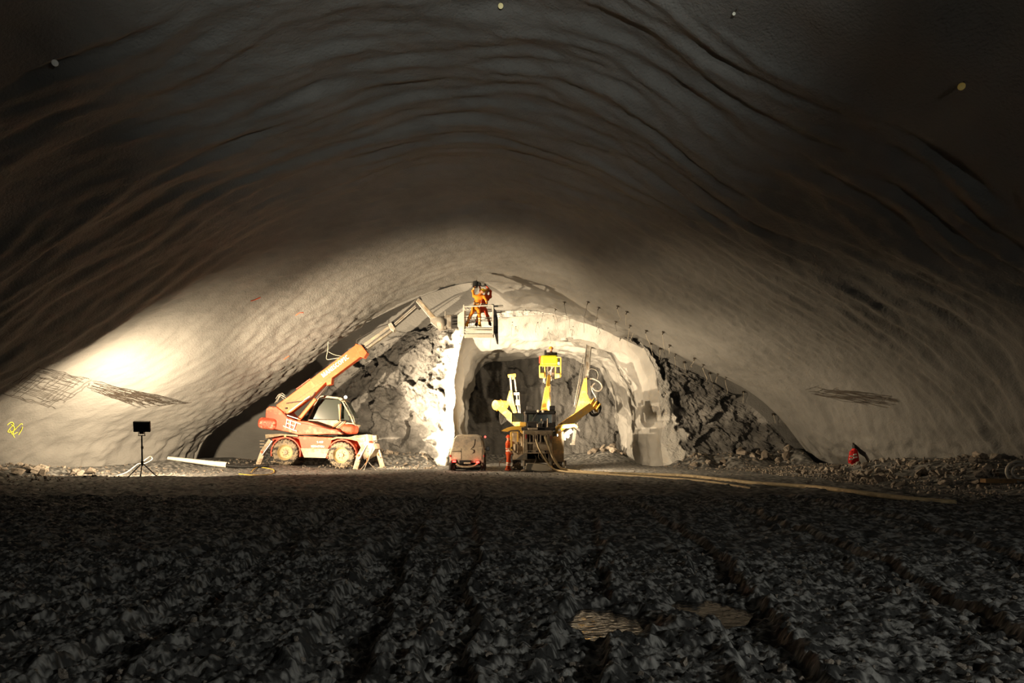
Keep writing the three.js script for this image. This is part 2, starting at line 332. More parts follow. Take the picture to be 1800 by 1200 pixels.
function groundBase(x, D) {
  let h = 0.03 * n2(x * 0.25, D * 0.25);
  h += 0.20 * sm(-8.6, -12.5, x) * sm(31, 35, D);
  h += 0.09 * Math.exp(-(((D - 26.5 + 0.3 * n2(x * 0.3, 1)) / 0.8) ** 2)) * sm(-2, -6, x);
  return h + pile(x, D);
}
function ground(x, D) {
  let h = groundBase(x, D);
  const near = sm(30, 22, D), a = 0.35 + 0.65 * near;
  const lump = Math.max(0, n2(x * 2.1 + 0.3 * n2(x * 5, D * 5), D * 2.1) + 0.15);
  h += a * (0.035 * n2(x * 0.9, D * 0.7) + 0.035 * lump + 0.028 * Math.max(0, n2(x * 4.6 + 8, D * 4.2)) ** 0.8 + 0.02 * n2(x * 9, D * 8));
  if (D < 20) h += 0.010 * n2(x * 19, D * 17) + (D < 10 ? 0.004 * n2(x * 44, D * 40) : 0);
  for (const [fx, w, dp, lug, d0, d1] of RUTS) {
    if (D < d0 || D > d1) continue;
    const e = Math.abs(x - fx(D) - 0.10 * n2(D * 0.5, w * 50)); if (e > w * 2) continue;
    const k = sm(d0, d0 + 1, D) * sm(d1, d1 - 4, D), inside = sm(w * 1.05, w * 0.8, e);
    h += k * (-dp * inside + 0.032 * Math.exp(-(((e - w * 1.25) / (w * 0.3)) ** 2)) * (0.8 + 0.9 * n2(x * 4, D * 4)));
    h += k * inside * 0.022 * Math.sin((D + e * 0.9) / lug * Math.PI * 2) * (0.6 + 0.4 * n2(x * 3, D * 3));
  }
  for (const [x0, D0, a0, b0] of PUDDLES) { const q = Math.hypot((x - x0) / (a0 * 1.5), (D - D0) / (b0 * 1.5)); h = lerp(h, -0.115 + 0.012 * n2(x * 9, D * 5), sm(1.05, 0.55, q + 0.16 * n2(x * 3.3, D * 2.2))); }
  return h;
}
{
  const patches = [[-8, 8, 3, 9, 0.02], [-15.5, 15.5, 9, 18, 0.042], [-25, 20.5, 18, 51.5, 0.1], [-25, 20.5, -13, 3, 0.3], [-25, -8, 3, 9, 0.2], [8, 20.5, 3, 9, 0.2], [-25, -15.5, 9, 18, 0.25], [15.5, 20.5, 9, 18, 0.25]];
  const gs = patches.map(([x0, x1, d0, d1, c]) => grid(Math.round((x1 - x0) / c), Math.round((d1 - d0) / c), (u, v) => {
    const x = lerp(x0, x1, u), D = lerp(d0, d1, v), y = ground(x, D);
    const wet = 0.5 + 0.5 * n2(x * 0.8 + 5, D * 0.6), crumbs = sm(c > 0.05 ? -0.45 : -0.1, c > 0.05 ? 0.8 : 0.45, 0.55 * n2(x * 3.1 + 3, D * 2.6) + 0.6 * n2(x * (c > 0.05 ? 4.5 : 13), D * (c > 0.05 ? 4.5 : 9)) + (c > 0.03 ? 0 : 0.45 * n2(x * 28, D * 20)));
    const k = 0.025 + (0.21 + 0.07 * wet) * crumbs;
    return { p: [x, y, -D], uv: [x, D], c: [k * 1.02, k, k * 0.95] };
  }));
  structure('floor', mergeGeometries(gs), M.ground, 'rutted muddy ground of clods and tyre tracks', 'ground');
}
const water = new THREE.MeshPhysicalMaterial({ color: 0x17130f, roughness: 0.06, ior: 1.33, specularIntensity: 1, bumpMap: tex(512, (u, v) => vfbm(u, v * 2, 8, 3), 0.8), bumpScale: 0.006 });
PUDDLES.forEach(([x0, D0, a, b], i) => {
  const s = new THREE.Shape(); for (let k = 0; k < 40; k++) { const t = k / 40 * Math.PI * 2, r = 1.25 + 0.18 * n2(Math.cos(t) + i * 9, Math.sin(t)); s[k ? 'lineTo' : 'moveTo'](Math.cos(t) * a * r, Math.sin(t) * b * r); }
  const g = new THREE.ShapeGeometry(s); g.rotateX(-Math.PI / 2); g.translate(x0, -0.075, -D0);
  single('puddle', ['wider puddle lying in a wheel rut in the mud', 'narrow dim puddle in the mud beside the wider puddle'][i], 'puddle', g, water, V(x0, -0.075, -D0));
});

// ---------------------------------------------------------------- rocks
const rockGeos = [...Array(10)].map(() => {
  const pts = [...Array(15)].map(() => V(rnd() - 0.5, rnd() - 0.5, rnd() - 0.5).normalize().multiplyScalar(0.40 + 0.12 * rnd()).multiply(V(1, 0.72, 0.85)));
  return clean(new ConvexGeometry(pts));
});
const lumps = [];
function rock(x, D, size, label, group, lift = 0.25) {
  const st = Math.floor(rnd() * 3), m = new THREE.Mesh(rockGeos[Math.floor(rnd() * 10)], M.stone[st]);
  label = (size > 0.34 ? 'large ' : size < 0.2 ? 'small ' : '') + ['grey', 'pale grey', 'dark grey'][st] + ' ' + label;
  m.name = numbered('rock'); m.position.set(x, ground(x, D) + size * lift, -D); m.rotation.set(rnd() * 0.7, rnd() * 6.3, rnd() * 0.7); m.scale.set(size * (0.8 + 0.5 * rnd()), size * (0.75 + 0.4 * rnd()), size * (0.8 + 0.5 * rnd()));
  m.userData = { label, category: 'rock', group }; m.castShadow = m.receiveShadow = true; scene.add(m);
}
const looseStones = [[], [], []];
function crumb(x, D, size) {
  if (D < faceD(x) + 1 && (x > xRight(D) - 0.45 || x < xLeft(D) + 0.45)) return;
  const g = rockGeos[Math.floor(rnd() * 10)].clone(), q = new THREE.Quaternion().setFromEuler(new THREE.Euler(rnd() * 6, rnd() * 6, rnd() * 6));
  g.applyMatrix4(new THREE.Matrix4().compose(V(x, ground(x, D) + size * 0.12, -D), q, V(size, size * 0.8, size))); looseStones[D < 26 && x < 10 ? 0 : x > 9.4 && D < 36 ? 1 : 2].push(g);
}
const xRight = D => CX + 17.3 * (1 + 0.035 * sm(37.5, 26, D)), xLeft = D => CX - 17.0 * (1 + 0.25 * sm(37.5, 26, D));
for (let i = 0; i < 190; i++) { const D = 19.5 + 11 * Math.pow(rnd(), 0.9), x = xRight(D) - 1.0 - 4.0 * Math.pow(rnd(), 0.8); rock(x, D, 0.16 + 0.3 * rnd() ** 2, 'angular rock in the rubble heap below the hanging red jacket', 'rubble heap along the right wall'); }
for (let i = 0; i < 46; i++) { const x = 9.2 + 6 * rnd(), D = faceD(x) - 0.5 - 1.9 * rnd(); rock(x, D, 0.2 + 0.5 * rnd() ** 2, 'rock fallen at the foot of the shaded rock face', 'fallen rocks right of the drift'); }
for (let i = 0; i < 30; i++) { const x = -13 + 8 * rnd(), D = faceD(x) - 0.5 - 1.6 * rnd(); rock(x, D, 0.18 + 0.4 * rnd() ** 2, 'rock fallen at the foot of the face behind the telehandler', 'fallen rocks behind the telehandler'); }
for (let i = 0; i < 14; i++) { const x = 5.3 + 2.3 * rnd(), D = 45.5 + 2 * rnd(); rock(x, D, 0.3 + 0.6 * rnd(), 'boulder in the muck pile inside the drift', 'boulders inside the drift'); }
for (let i = 0; i < 24; i++) { const D = 26 + 4 * rnd(), x = xLeft(D) + 0.8 + 2.6 * rnd(); rock(x, D, 0.16 + 0.45 * rnd() ** 2, 'stone in the mound at the foot of the floodlit wall', 'stones by the floodlit wall'); }
for (let i = 0; i < 1500; i++) { const D = 17.5 + 17 * rnd(), x = xRight(D) - 0.6 - 5.2 * Math.pow(rnd(), 0.8); crumb(x, D, 0.06 + 0.12 * rnd()); }
for (let i = 0; i < 1100; i++) { const x = -16 + 32 * rnd(), D = faceD(x) - 0.3 - 5 * rnd() ** 1.6; if (x > -4 && x < 8.4) continue; crumb(x, D, 0.06 + 0.16 * rnd() ** 2); }
for (let i = 0; i < 500; i++) { const D = 24 + 9 * rnd(), x = xLeft(D) + 0.5 + 6 * rnd() ** 1.4; crumb(x, D, 0.05 + 0.12 * rnd() ** 2); }
for (let i = 0; i < 700; i++) { const x = -15 + 30 * rnd(), D = 28.5 + 8 * rnd(); crumb(x, D, 0.04 + 0.07 * rnd() ** 2); }
for (let i = 0; i < 2600; i++) { const D = 3.6 + 22 * rnd() ** 1.6, x = (rnd() - 0.5) * (1.7 * D + 3); if (PUDDLES.some(([a, b]) => Math.hypot(x - a, D - b) < 0.7)) continue; crumb(x, D, 0.03 + 0.07 * rnd() ** 3); }
looseStones.forEach((list, i) => {
  const m = new THREE.Mesh(mergeGeometries(list), M.stone[i]); m.name = numbered('loose_stones'); m.castShadow = m.receiveShadow = true; scene.add(m);
  m.userData = { label: ['small loose stones strewn over the dark muddy foreground', 'stone chips strewn over the rubble heap by the right wall', 'stone chips strewn over the lit ground around the machines'][i], category: 'stones', kind: 'stuff' };
});

const font = await new FontLoader().loadAsync('fonts/droid/droid_sans_bold.typeface.json');
function lettering(str, size, a, dir, D, thick = 0.006) {      // flat raised letters on a plane facing the camera
  const g = new TextGeometry(str, { font, size, depth: thick, curveSegments: 4, bevelEnabled: false });
  g.computeBoundingBox(); const w = g.boundingBox.max.x;
  const L = Math.hypot(dir[0], dir[1]); g.scale(L / w, 1, 1); g.rotateZ(Math.atan2(dir[1], dir[0]));
  return g.translate(a.x, a.y, -D);
}
// a tyre with lugs; axis along z (axial = 'z') or any direction
function wheel(parent, c, R, W, axis, mats, lugs = 22, hubOut = 1) {
  const ax = axis.clone().normalize();
  const prof = [[R * 0.60, -W * 0.46], [R * 0.75, -W * 0.5], [R * 0.92, -W * 0.47], [R * 0.965, -W * 0.36], [R * 0.965, W * 0.36], [R * 0.92, W * 0.47], [R * 0.75, W * 0.5], [R * 0.60, W * 0.46]];
  const wp = part('wheel', lathe([[0.02, -W * 0.30], [R * 0.42, -W * 0.30], [R * 0.50, -W * 0.2], [R * 0.60, -W * 0.42], [R * 0.62, -W * 0.46], [R * 0.62, W * 0.46], [R * 0.58, W * 0.42], [R * 0.50, W * 0.16], [R * 0.44, W * 0.12], [0.02, W * 0.12]], c, ax, 40), mats.rim, parent);
  const geos = [lathe(prof, c, ax, 44)];
  const q = new THREE.Quaternion().setFromUnitVectors(V(0, 1, 0), ax);
  for (let i = 0; i < lugs; i++) for (const s of [-1, 1]) {
    const t = (i + (s > 0 ? 0.5 : 0)) / lugs * Math.PI * 2;
    const g = new THREE.BoxGeometry(R * 0.075, W * 0.56, R * 0.10); g.rotateX(0); g.rotateZ(0);
    g.rotateX(s * 0.55); g.translate(R * 0.965, s * W * 0.26, 0); g.rotateY(t); g.applyQuaternion(q); geos.push(g.translate(c.x, c.y, c.z));
  }
  part('tyre', geos, mats.tyre, wp, 'mud-caked lugged tyre');
  const hub = [lathe([[0.02, W * 0.30], [R * 0.12, W * 0.30], [R * 0.17, W * 0.24], [R * 0.20, W * 0.12]].map(p => [p[0], p[1]]), c, ax, 20)];
  for (let i = 0; i < 8; i++) { const t = i / 8 * Math.PI * 2, o = V(Math.cos(t) * R * 0.27, W * 0.14, Math.sin(t) * R * 0.27).applyQuaternion(q).add(c); hub.push(rod(o, o.clone().addScaledVector(ax, 0.05), R * 0.03, R * 0.03, 6)); }
  part('hub', hub, mats.hub ?? mats.rim, wp);
  return wp;
}

// ---------------------------------------------------------------- the rotating telehandler with its work platform
{
  const D = 36, A = (x, y, d = D) => P(440 + x / 5.715, 640 + y / 5.715, d), B = (x, y, d = D) => P(440 + x / 3.243, 480 + y / 3.243, d);
  const poly = (f, pts, d = D) => pts.map(([x, y]) => f(x, y, d));
  const base = A(640, 1020); base.z = -36.8;
  const t = thing('telehandler', 'red rotating telehandler with raised telescopic boom carrying a work platform', 'telehandler', base);
  // lower carriage
  part('chassis', [extr(poly(A, [[200, 720], [480, 735], [860, 740], [1180, 770], [1180, 840], [1060, 850], [870, 840], [700, 900], [540, 860], [440, 835], [200, 830]]), 36.3, 37.4), rod(A(370, 880, 35.9), A(370, 880, 37.9), 0.11), rod(A(930, 910, 35.9), A(930, 910, 37.9), 0.11)], M.red, t);
  for (const [d0, d1] of [[35.72, 36.28], [37.3, 37.85]]) {
    const tank = part('side_tank', extr(poly(A, [[495, 720], [838, 735], [820, 830], [765, 938], [560, 932], [525, 835]]), d0, d1, 0.03), M.red, t);
    part('skirt', extr(poly(A, [[520, 842], [808, 850], [772, 940], [556, 934]]), d0 - 0.012, d0 + 0.1, 0.01), M.dusty2, tank, 'mud-splashed lower skirt');
    if (d0 < 36) {
      part('number', [lettering('149', 0.1, A(678, 790), [0.36, 0.0], d0 - 0.002)], M.paintWhite, tank, 'white fleet number 149');
      part('lettering', [lettering('MANITOU', 0.1, A(625, 832), [0.70, -0.02], d0 - 0.016)], M.paintWhite, tank, 'white maker name on the tank');
    }
  }
  part('deck', extr(poly(A, [[170, 705], [330, 698], [495, 712], [500, 728], [340, 716], [175, 745]]), 35.68, 37.9, 0.01), M.dusty, t); part('deck', extr(poly(A, [[825, 745], [880, 728], [1000, 732], [1085, 712], [1160, 718], [1160, 775], [1075, 770], [1000, 750], [890, 745], [830, 762]]), 35.68, 37.9, 0.01), M.dusty, t);
  const fender = (cx, cy, d) => { const pts = []; for (let i = 0; i <= 12; i++) { const a = lerp(3.35, -0.25, i / 12); pts.push([cx + Math.cos(a) * 152, cy - Math.sin(a) * 160]); } for (let i = 12; i >= 0; i--) { const a = lerp(3.35, -0.25, i / 12); pts.push([cx + Math.cos(a) * 140, cy - Math.sin(a) * 147]); } return extr(poly(A, pts), d, d + 0.5, 0.006); };
  part('fender', fender(372, 890, 35.72), M.red, t); part('fender', fender(930, 912, 35.72), M.red, t);
  part('fender', fender(372, 890, 37.35), M.red, t); part('fender', fender(930, 912, 37.35), M.red, t);
  const wm = { rim: M.rim, tyre: M.rubber, hub: M.dusty2 };
  for (const [x, y, r] of [[372, 884, 0.68], [929, 911, 0.69]]) { wheel(t, A(x, y).setZ(-35.82), r, 0.46, V(0, 0, 1), wm); wheel(t, A(x, y).setZ(-37.75), r, 0.46, V(0, 0, -1), wm); }
  part('marker_light', [box(0.11, 0.06, 0.03, A(350, 722, 35.66), null, 0.01)], plain(0xe7a51c, 0.4), t, 'amber side marker');
  part('marker_light', [box(0.09, 0.05, 0.03, A(1010, 748, 35.66), null, 0.01)], plain(0xe7a51c, 0.4), t, 'amber side marker');
  // stabilisers
  const stab = (top, knee, foot, d, mat) => {
    const a = A(...top).setZ(-d), b = A(...knee).setZ(-d), c = A(...foot).setZ(-d), s = part('stabiliser', [bar(a, b, 0.20, 0.2, 0.02), bar(b.clone().lerp(a, 0.15), c, 0.26, 0.14, 0.02)], mat, t);
    part('cylinder', [rod(a.clone().add(V(0.12, -0.05, 0.13)), b.clone().lerp(c, 0.25).add(V(0.08, 0, 0.13)), 0.055)], M.steel, s);
    part('foot_pad', [box(0.42, 0.07, 0.42, c.clone().add(V(0, -0.02, 0)), null, 0.02), box(0.16, 0.16, 0.2, c.clone().add(V(0, 0.06, 0)), null, 0.03)], M.dusty2, s);
    part('pivot_pin', [rod(b.clone().add(V(0, 0, 0.16)), b.clone().add(V(0, 0, -0.16)), 0.06)], M.redClean, s);
  };
  stab([225, 760], [140, 880], [100, 1005], 35.75, M.dusty2); stab([240, 760], [150, 880], [130, 985], 37.9, M.dusty2);
  stab([1165, 800], [1105, 915], [1058, 1078], 35.75, M.dusty2); stab([1200, 800], [1235, 910], [1270, 1045], 37.6, M.dusty2);
  part('front_frame', [extr(poly(A, [[1040, 715], [1170, 705], [1180, 790], [1235, 800], [1248, 850], [1200, 930], [1140, 960], [1085, 800]]), 36.1, 37.6, 0.02), rod(A(1075, 745, 35.8), A(1150, 745, 35.8), 0.13)], M.dusty2, t);
  part('front_lamp', [lathe([[0.01, 0.03], [0.085, 0.03], [0.09, 0], [0.06, -0.06]], A(1198, 832, 36.08), V(0, 0, 1), 20)], M.pale, t, 'round dusty headlamp');
  part('rear_ladder', [0, 1, 2].map(i => box(0.26, 0.035, 0.4, A(132, 770 + i * 30, 36.6), null, 0.008)), M.dusty, t);
  // slewing turret
  part('slew_ring', [rod(A(560, 735, 36.8), A(560, 700, 36.8), 0.62, 0.62, 28)], M.dark, t);
  const turret = part('turret', [extr(poly(A, [[168, 545], [174, 450], [205, 425], [280, 430], [330, 470], [385, 530], [480, 568], [590, 575], [790, 645], [880, 655], [945, 705], [780, 703], [690, 708], [490, 708], [430, 690], [330, 668], [200, 640], [165, 600]]), 35.75, 37.8, 0.04)], M.red, t);
  part('counterweight', [box(1.0, 0.62, 2.3, A(238, 600, 36.75), [0, 0, -0.12], 0.22)], dirty(0xb8432a, 0xb59b86, 0.42, { seed: 21, metres: 0.7 }), turret, 'rounded scuffed counterweight');
  part('nose', [box(0.74, 0.5, 1.2, A(1000, 652, 36.6), [0, 0, -0.1], 0.18)], M.red, turret);
  part('body_line', [hose(poly(A, [[330, 470], [400, 560], [560, 600], [780, 648], [940, 690]], 35.74), 0.012, 30, 6)], M.dark, turret);
  part('pivot_pin', rod(A(357, 442, 35.735), A(357, 442, 35.9), 0.05), M.dark, turret);
  // white access step grille
  part('access_step', [[[370, 548, 358, 640]], [[462, 575, 432, 668]], [[410, 560, 395, 652]], [[370, 555, 510, 600]], [[366, 590, 448, 622]], [[330, 618, 470, 672]], [[370, 512, 480, 548]]].flat().map(([a, b, c, d]) => bar(A(a, b, 35.70), A(c, d, 35.70), 0.05, 0.04, 0.008)), M.white, t, 'white metal access step');
  // cab on the far side of the boom
  const cd0 = 36.55, cd1 = 37.6;
  const cab = part('cab', [[[575, 562], [690, 326]], [[690, 326], [740, 321]], [[740, 321], [880, 336]], [[880, 336], [925, 372]], [[925, 372], [1012, 530]], [[1012, 530], [1040, 605]], [[890, 400], [905, 600]], [[575, 562], [600, 610]], [[585, 562], [880, 568]]].flatMap(([a, b]) => [cd0 + 0.04, cd1 - 0.04].map(d => bar(A(...a, d), A(...b, d), 0.075, 0.075, 0.02)))
    .concat([[690, 326], [880, 336], [925, 372], [1040, 605], [575, 562]].map(p => bar(A(...p, cd0), A(...p, cd1), 0.07, 0.07, 0.02))), M.dusty, t, 'dusty grey cab frame');
  part('roof', extr(poly(A, [[680, 330], [692, 318], [745, 312], [885, 328], [930, 365], [915, 372], [878, 345], [745, 330]]), cd0, cd1, 0.02), M.dusty, cab);
  part('lower_panel', extr(poly(A, [[580, 562], [885, 568], [1000, 590], [1042, 604], [1010, 660], [800, 640], [600, 612]]), cd0, cd1, 0.02), M.dusty, cab);
  part('side_window', extr(poly(A, [[600, 545], [690, 345], [872, 350], [892, 400], [882, 555]]), cd0 + 0.03, cd0 + 0.04, 0), M.glass, cab); part('side_window', extr(poly(A, [[600, 545], [690, 345], [872, 350], [892, 400], [882, 555]]), cd1 - 0.04, cd1 - 0.03, 0), M.glass, cab);
  part('quarter_window', extr(poly(A, [[915, 395], [972, 560], [915, 556]]), cd0 + 0.03, cd0 + 0.04, 0), M.glass, cab);
  part('windscreen', extr(poly(A, [[925, 372], [932, 368], [1020, 528], [1012, 532]]), cd0 + 0.06, cd1 - 0.06, 0), M.glass, cab);
  const seat = part('seat', [box(0.45, 0.12, 0.45, A(740, 545, 37.1), null, 0.04), box(0.12, 0.55, 0.42, A(690, 480, 37.1), [0, 0, 0.12], 0.04)], M.black, cab);
  part('steering_wheel', [new THREE.TorusGeometry(0.17, 0.016, 8, 24).rotateX(1.2).translate(...A(860, 505, 37.1).toArray()), rod(A(860, 505, 37.1), A(900, 575, 37.1), 0.025)], M.black, cab);
  for (let i = 0; i < 6; i++) { const d = lerp(cd0 + 0.1, cd1 - 0.1, i / 5); part('guard_bar', hose(poly(A, [[930, 352], [985, 430], [1035, 530], [1052, 600]], d), 0.016, 14, 6), M.dusty, cab); }
  for (const k of [0.2, 0.5, 0.8]) part('guard_bar', rod(A(930 + 122 * k, 352 + 240 * k - 20 * (1 - k), cd0 + 0.1), A(930 + 122 * k, 352 + 240 * k - 20 * (1 - k), cd1 - 0.1), 0.016, 0.016, 6), M.dusty, cab);
  part('handrail', [rod(A(908, 400, 36.4), A(900, 575, 36.4), 0.022), rod(A(900, 575, 36.4), A(790, 665, 36.4), 0.022), rod(A(955, 570, 36.4), A(830, 680, 36.4), 0.02)], M.redClean, cab, 'orange grab rail');
  // the lamp on the cab roof
  const la = LIGHTS.cab.at, lamp = part('work_lamp', [lathe([[0.02, -0.08], [0.07, -0.06], [0.09, 0.02], [0.085, 0.03]], la, V(0.6, 0, 0.8), 20), rod(la.clone().add(V(0, -0.05, 0)), A(915, 365, 36.5), 0.02)], M.black, t);
  part('lamp_lens', new THREE.SphereGeometry(0.085, 16, 10).scale(1, 1, 0.6).applyQuaternion(new THREE.Quaternion().setFromUnitVectors(V(0, 0, 1), V(0.6, 0, 0.8))).translate(la.x + 0.02, la.y, la.z + 0.03), M.lampWarm, lamp, 'glaring lamp lens');
  spotLight(la.clone().add(V(0.10, 0, 0.12)), LIGHTS.cab.to, 0.56, LIGHTS.cab.power);
  // boom
  const boom = part('boom_base', extr(poly(B, [[152, 752], [205, 716], [608, 408], [640, 418], [668, 455], [652, 482], [632, 478], [470, 598], [466, 634], [440, 642], [436, 622], [360, 700], [300, 745], [240, 792], [215, 802], [170, 790]]), 35.85, 36.35, 0.025), M.redClean, t, 'orange outer boom section');
  part('boom_lettering', lettering('MANISCOPIC', 0.22, B(420, 598), [1.37, 1.04], 35.846), M.paintWhite, boom, 'white lettering along the boom');
  part('seam', [bar(B(262, 660, 35.845), B(340, 602, 35.845), 0.035, 0.012, 0), bar(B(340, 602, 35.845), B(372, 640, 35.845), 0.012, 0.012, 0), bar(B(230, 745, 35.845), B(455, 590, 35.845), 0.02, 0.012, 0)], M.red, boom);
  part('collar', extr(poly(B, [[605, 405], [640, 415], [670, 455], [652, 484], [630, 478], [600, 420]]), 35.80, 36.40, 0.015), M.redClean, boom);
  const s2 = part('boom_section', [bar(B(630, 440, 36.1), B(818, 305, 36.1), 0.34, 0.32, 0.02)], M.greyPaint, t, 'bare grey inner boom section');
  for (const k of [-0.11, 0.0, 0.12]) part('rail', bar(B(632, 440 - k * 60, 35.92), B(815, 305 - k * 60, 35.92), 0.035, 0.03, 0.005), k ? M.steel : M.dark, s2);
  part('collar', extr(poly(B, [[788, 292], [806, 282], [830, 318], [818, 336], [800, 322]]), 35.86, 36.36, 0.015), M.galv, s2);
  const s3 = part('boom_section', [bar(B(800, 312, 36.1), B(966, 168, 36.1), 0.26, 0.25, 0.015)], M.dark, t, 'dark innermost boom section');
  for (const k of [-0.09, 0.08]) part('rail', bar(B(800, 312 - k * 70, 35.96), B(950, 182 - k * 70, 35.96), 0.05, 0.02, 0.004), M.galv, s3);
  part('hydraulic_hose', hose(poly(B, [[618, 420], [606, 385], [640, 362], [730, 310], [800, 283], [880, 220], [958, 150]], 35.95), 0.028, 60), M.dark, t); part('hydraulic_hose', hose(poly(B, [[640, 420], [630, 392], [670, 360], [760, 305], [806, 290]], 36.0), 0.02, 40), M.steel, t);
  part('boom_head', [extr(poly(B, [[935, 165], [968, 132], [975, 145], [980, 185], [960, 205], [945, 195]]), 35.9, 36.3, 0.015)], M.dark, t);
  part('lift_cylinder', [bar(B(275, 838, 36.0), B(375, 715, 36.0), 0.2, 0.2, 0.05)], M.redClean, t); part('lift_rod', rod(B(360, 735, 36.0), B(452, 628, 36.0), 0.055), M.chrome, t);
  part('upper_rod', [bar(B(220, 790, 35.82), B(340, 700, 35.82), 0.05, 0.05, 0.01)], M.white, t); part('hose_bundle', [[205, 712, 150, 735], [190, 705, 145, 715], [200, 700, 160, 705], [195, 720, 140, 740]].map(([a, b, c, d], i) => hose([B(a, b, 36.0 + i * 0.05), B((a + c) / 2, Math.min(b, d) - 16, 36.0 + i * 0.05), B(c, d, 36.0 + i * 0.05)], 0.022, 14, 6)), M.galv, t);
  part('hydraulic_hose', hose(poly(B, [[205, 742], [250, 735], [300, 728], [355, 700], [370, 678]], 35.82), 0.03, 30), M.dark, t);
  part('wire_bracket', [hose(poly(B, [[444, 372], [441, 440], [436, 490], [470, 488], [515, 480]], 36.1), 0.014, 40, 6), hose(poly(B, [[446, 448], [480, 465], [518, 473]], 36.1), 0.012, 20, 6)], M.pale, t);
  // jib, rotator and platform
  const jib = part('jib', extr(poly(B, [[948, 168], [962, 150], [980, 160], [1062, 252], [1092, 262], [1106, 300], [1098, 328], [1072, 320], [1032, 288], [1030, 266]], 35.9), 35.55, 35.95, 0.02), M.galv, t, 'bare grey knuckle jib');
  part('jib_plate', extr(poly(B, [[966, 166], [982, 172], [1060, 258], [1040, 266], [1034, 258]], 35.9), 35.53, 35.56, 0.005), M.dusty, jib);
  part('rotator', [lathe([[0.02, 0.2], [0.36, 0.2], [0.36, -0.2], [0.02, -0.2]], B(1092, 286, 35.4), V(1, 0.15, 0.1), 26), box(0.32, 0.66, 0.36, B(1130, 276, 35.3), null, 0.03), box(0.06, 0.9, 0.1, B(1112, 268, 35.15), null, 0.01), box(0.5, 0.06, 0.1, B(1150, 243, 35.2), null, 0.01)], M.galv, t);
  part('platform_gearbox', [box(0.36, 0.6, 0.5, B(1166, 280, 35.3), null, 0.04), rod(B(1150, 262, 35.0), B(1186, 262, 35.0), 0.07), rod(B(1150, 298, 35.0), B(1186, 298, 35.0), 0.07), rod(B(1148, 280, 34.98), B(1190, 280, 34.98), 0.035)], M.dark, t);
  part('platform_mount', [extr(poly(B, [[1186, 250], [1200, 236], [1226, 222], [1226, 322], [1186, 312]], 35.2), 34.7, 35.6, 0.02)], M.white, t);
  const C = (x, y, d = 34.6) => P(720 + x / 8, 470 + y / 8, d), f = 34.55, bk = 35.65;
  const XL = C(762, 700).x, XR = C(1172, 700).x, yT = C(0, 532).y, yF = C(0, 842).y, yB = C(0, 945).y, yM = C(0, 700).y;
  const deck = part('work_platform', [span(XL, XR, yB, yB + 0.06, -bk, -f, 0.01), span(XL, XR, yF - 0.05, yF, -bk, -f, 0.01)], M.white, t, 'white open work platform');
  for (const [y0, y1] of [[842, 870], [882, 902], [912, 940]]) part('toe_board', span(XL, XR, C(0, y1).y, C(0, y0).y, -f - 0.03, -f, 0.006), M.white, deck);
  for (const [x, d] of [[XL, f], [XR, f], [XL, bk], [XR, bk]]) part('post', span(x - 0.035, x + 0.035, yB, yT, -d - 0.035, -d + 0.035, 0.01), M.white, deck);
  part('rail', rod(V(XL, yT - 0.08, -f), V(XR, yT, -f), 0.035), M.white, deck); part('rail', rod(V(XL, yT, -bk), V(XR, yT, -bk), 0.03), M.white, deck);
  for (const x of [XL, XR]) { part('rail', rod(V(x, yT, -f), V(x, yT, -bk), 0.03), M.white, deck); part('rail', rod(V(x, yM, -f), V(x, yM, -bk), 0.02), M.dark, deck); }
  part('rail', rod(V(XL, yM, -f), V(XR, yM, -f), 0.018), M.dark, deck); part('rail', rod(V(XL, yM, -bk), V(XR, yM, -bk), 0.02), M.dark, deck);
  part('brace', rod(C(790, 545), C(850, 595), 0.015), M.dark, deck);
  part('side_panel', extr([C(1182, 560), C(1215, 600), C(1238, 700), C(1243, 1045), C(1222, 1035), C(1186, 900)].map(p => [p.x, p.y]), 34.7, 35.6, 0.01), M.black, deck, 'black side panel of the platform');
  part('control_arm', [rod(C(1180, 545, 34.7), C(1315, 540, 34.7), 0.05), rod(C(1210, 635, 34.8), C(1345, 622, 34.8), 0.035), box(0.14, 0.3, 0.2, C(1170, 560, 34.7), null, 0.02)], M.galv, deck);
  for (let i = 0; i < 5; i++) part('baluster', rod(C(845 + i * 24, 705, 35.6), C(845 + i * 24, 840, 35.6), 0.014, 0.014, 6), M.galv, deck);
}

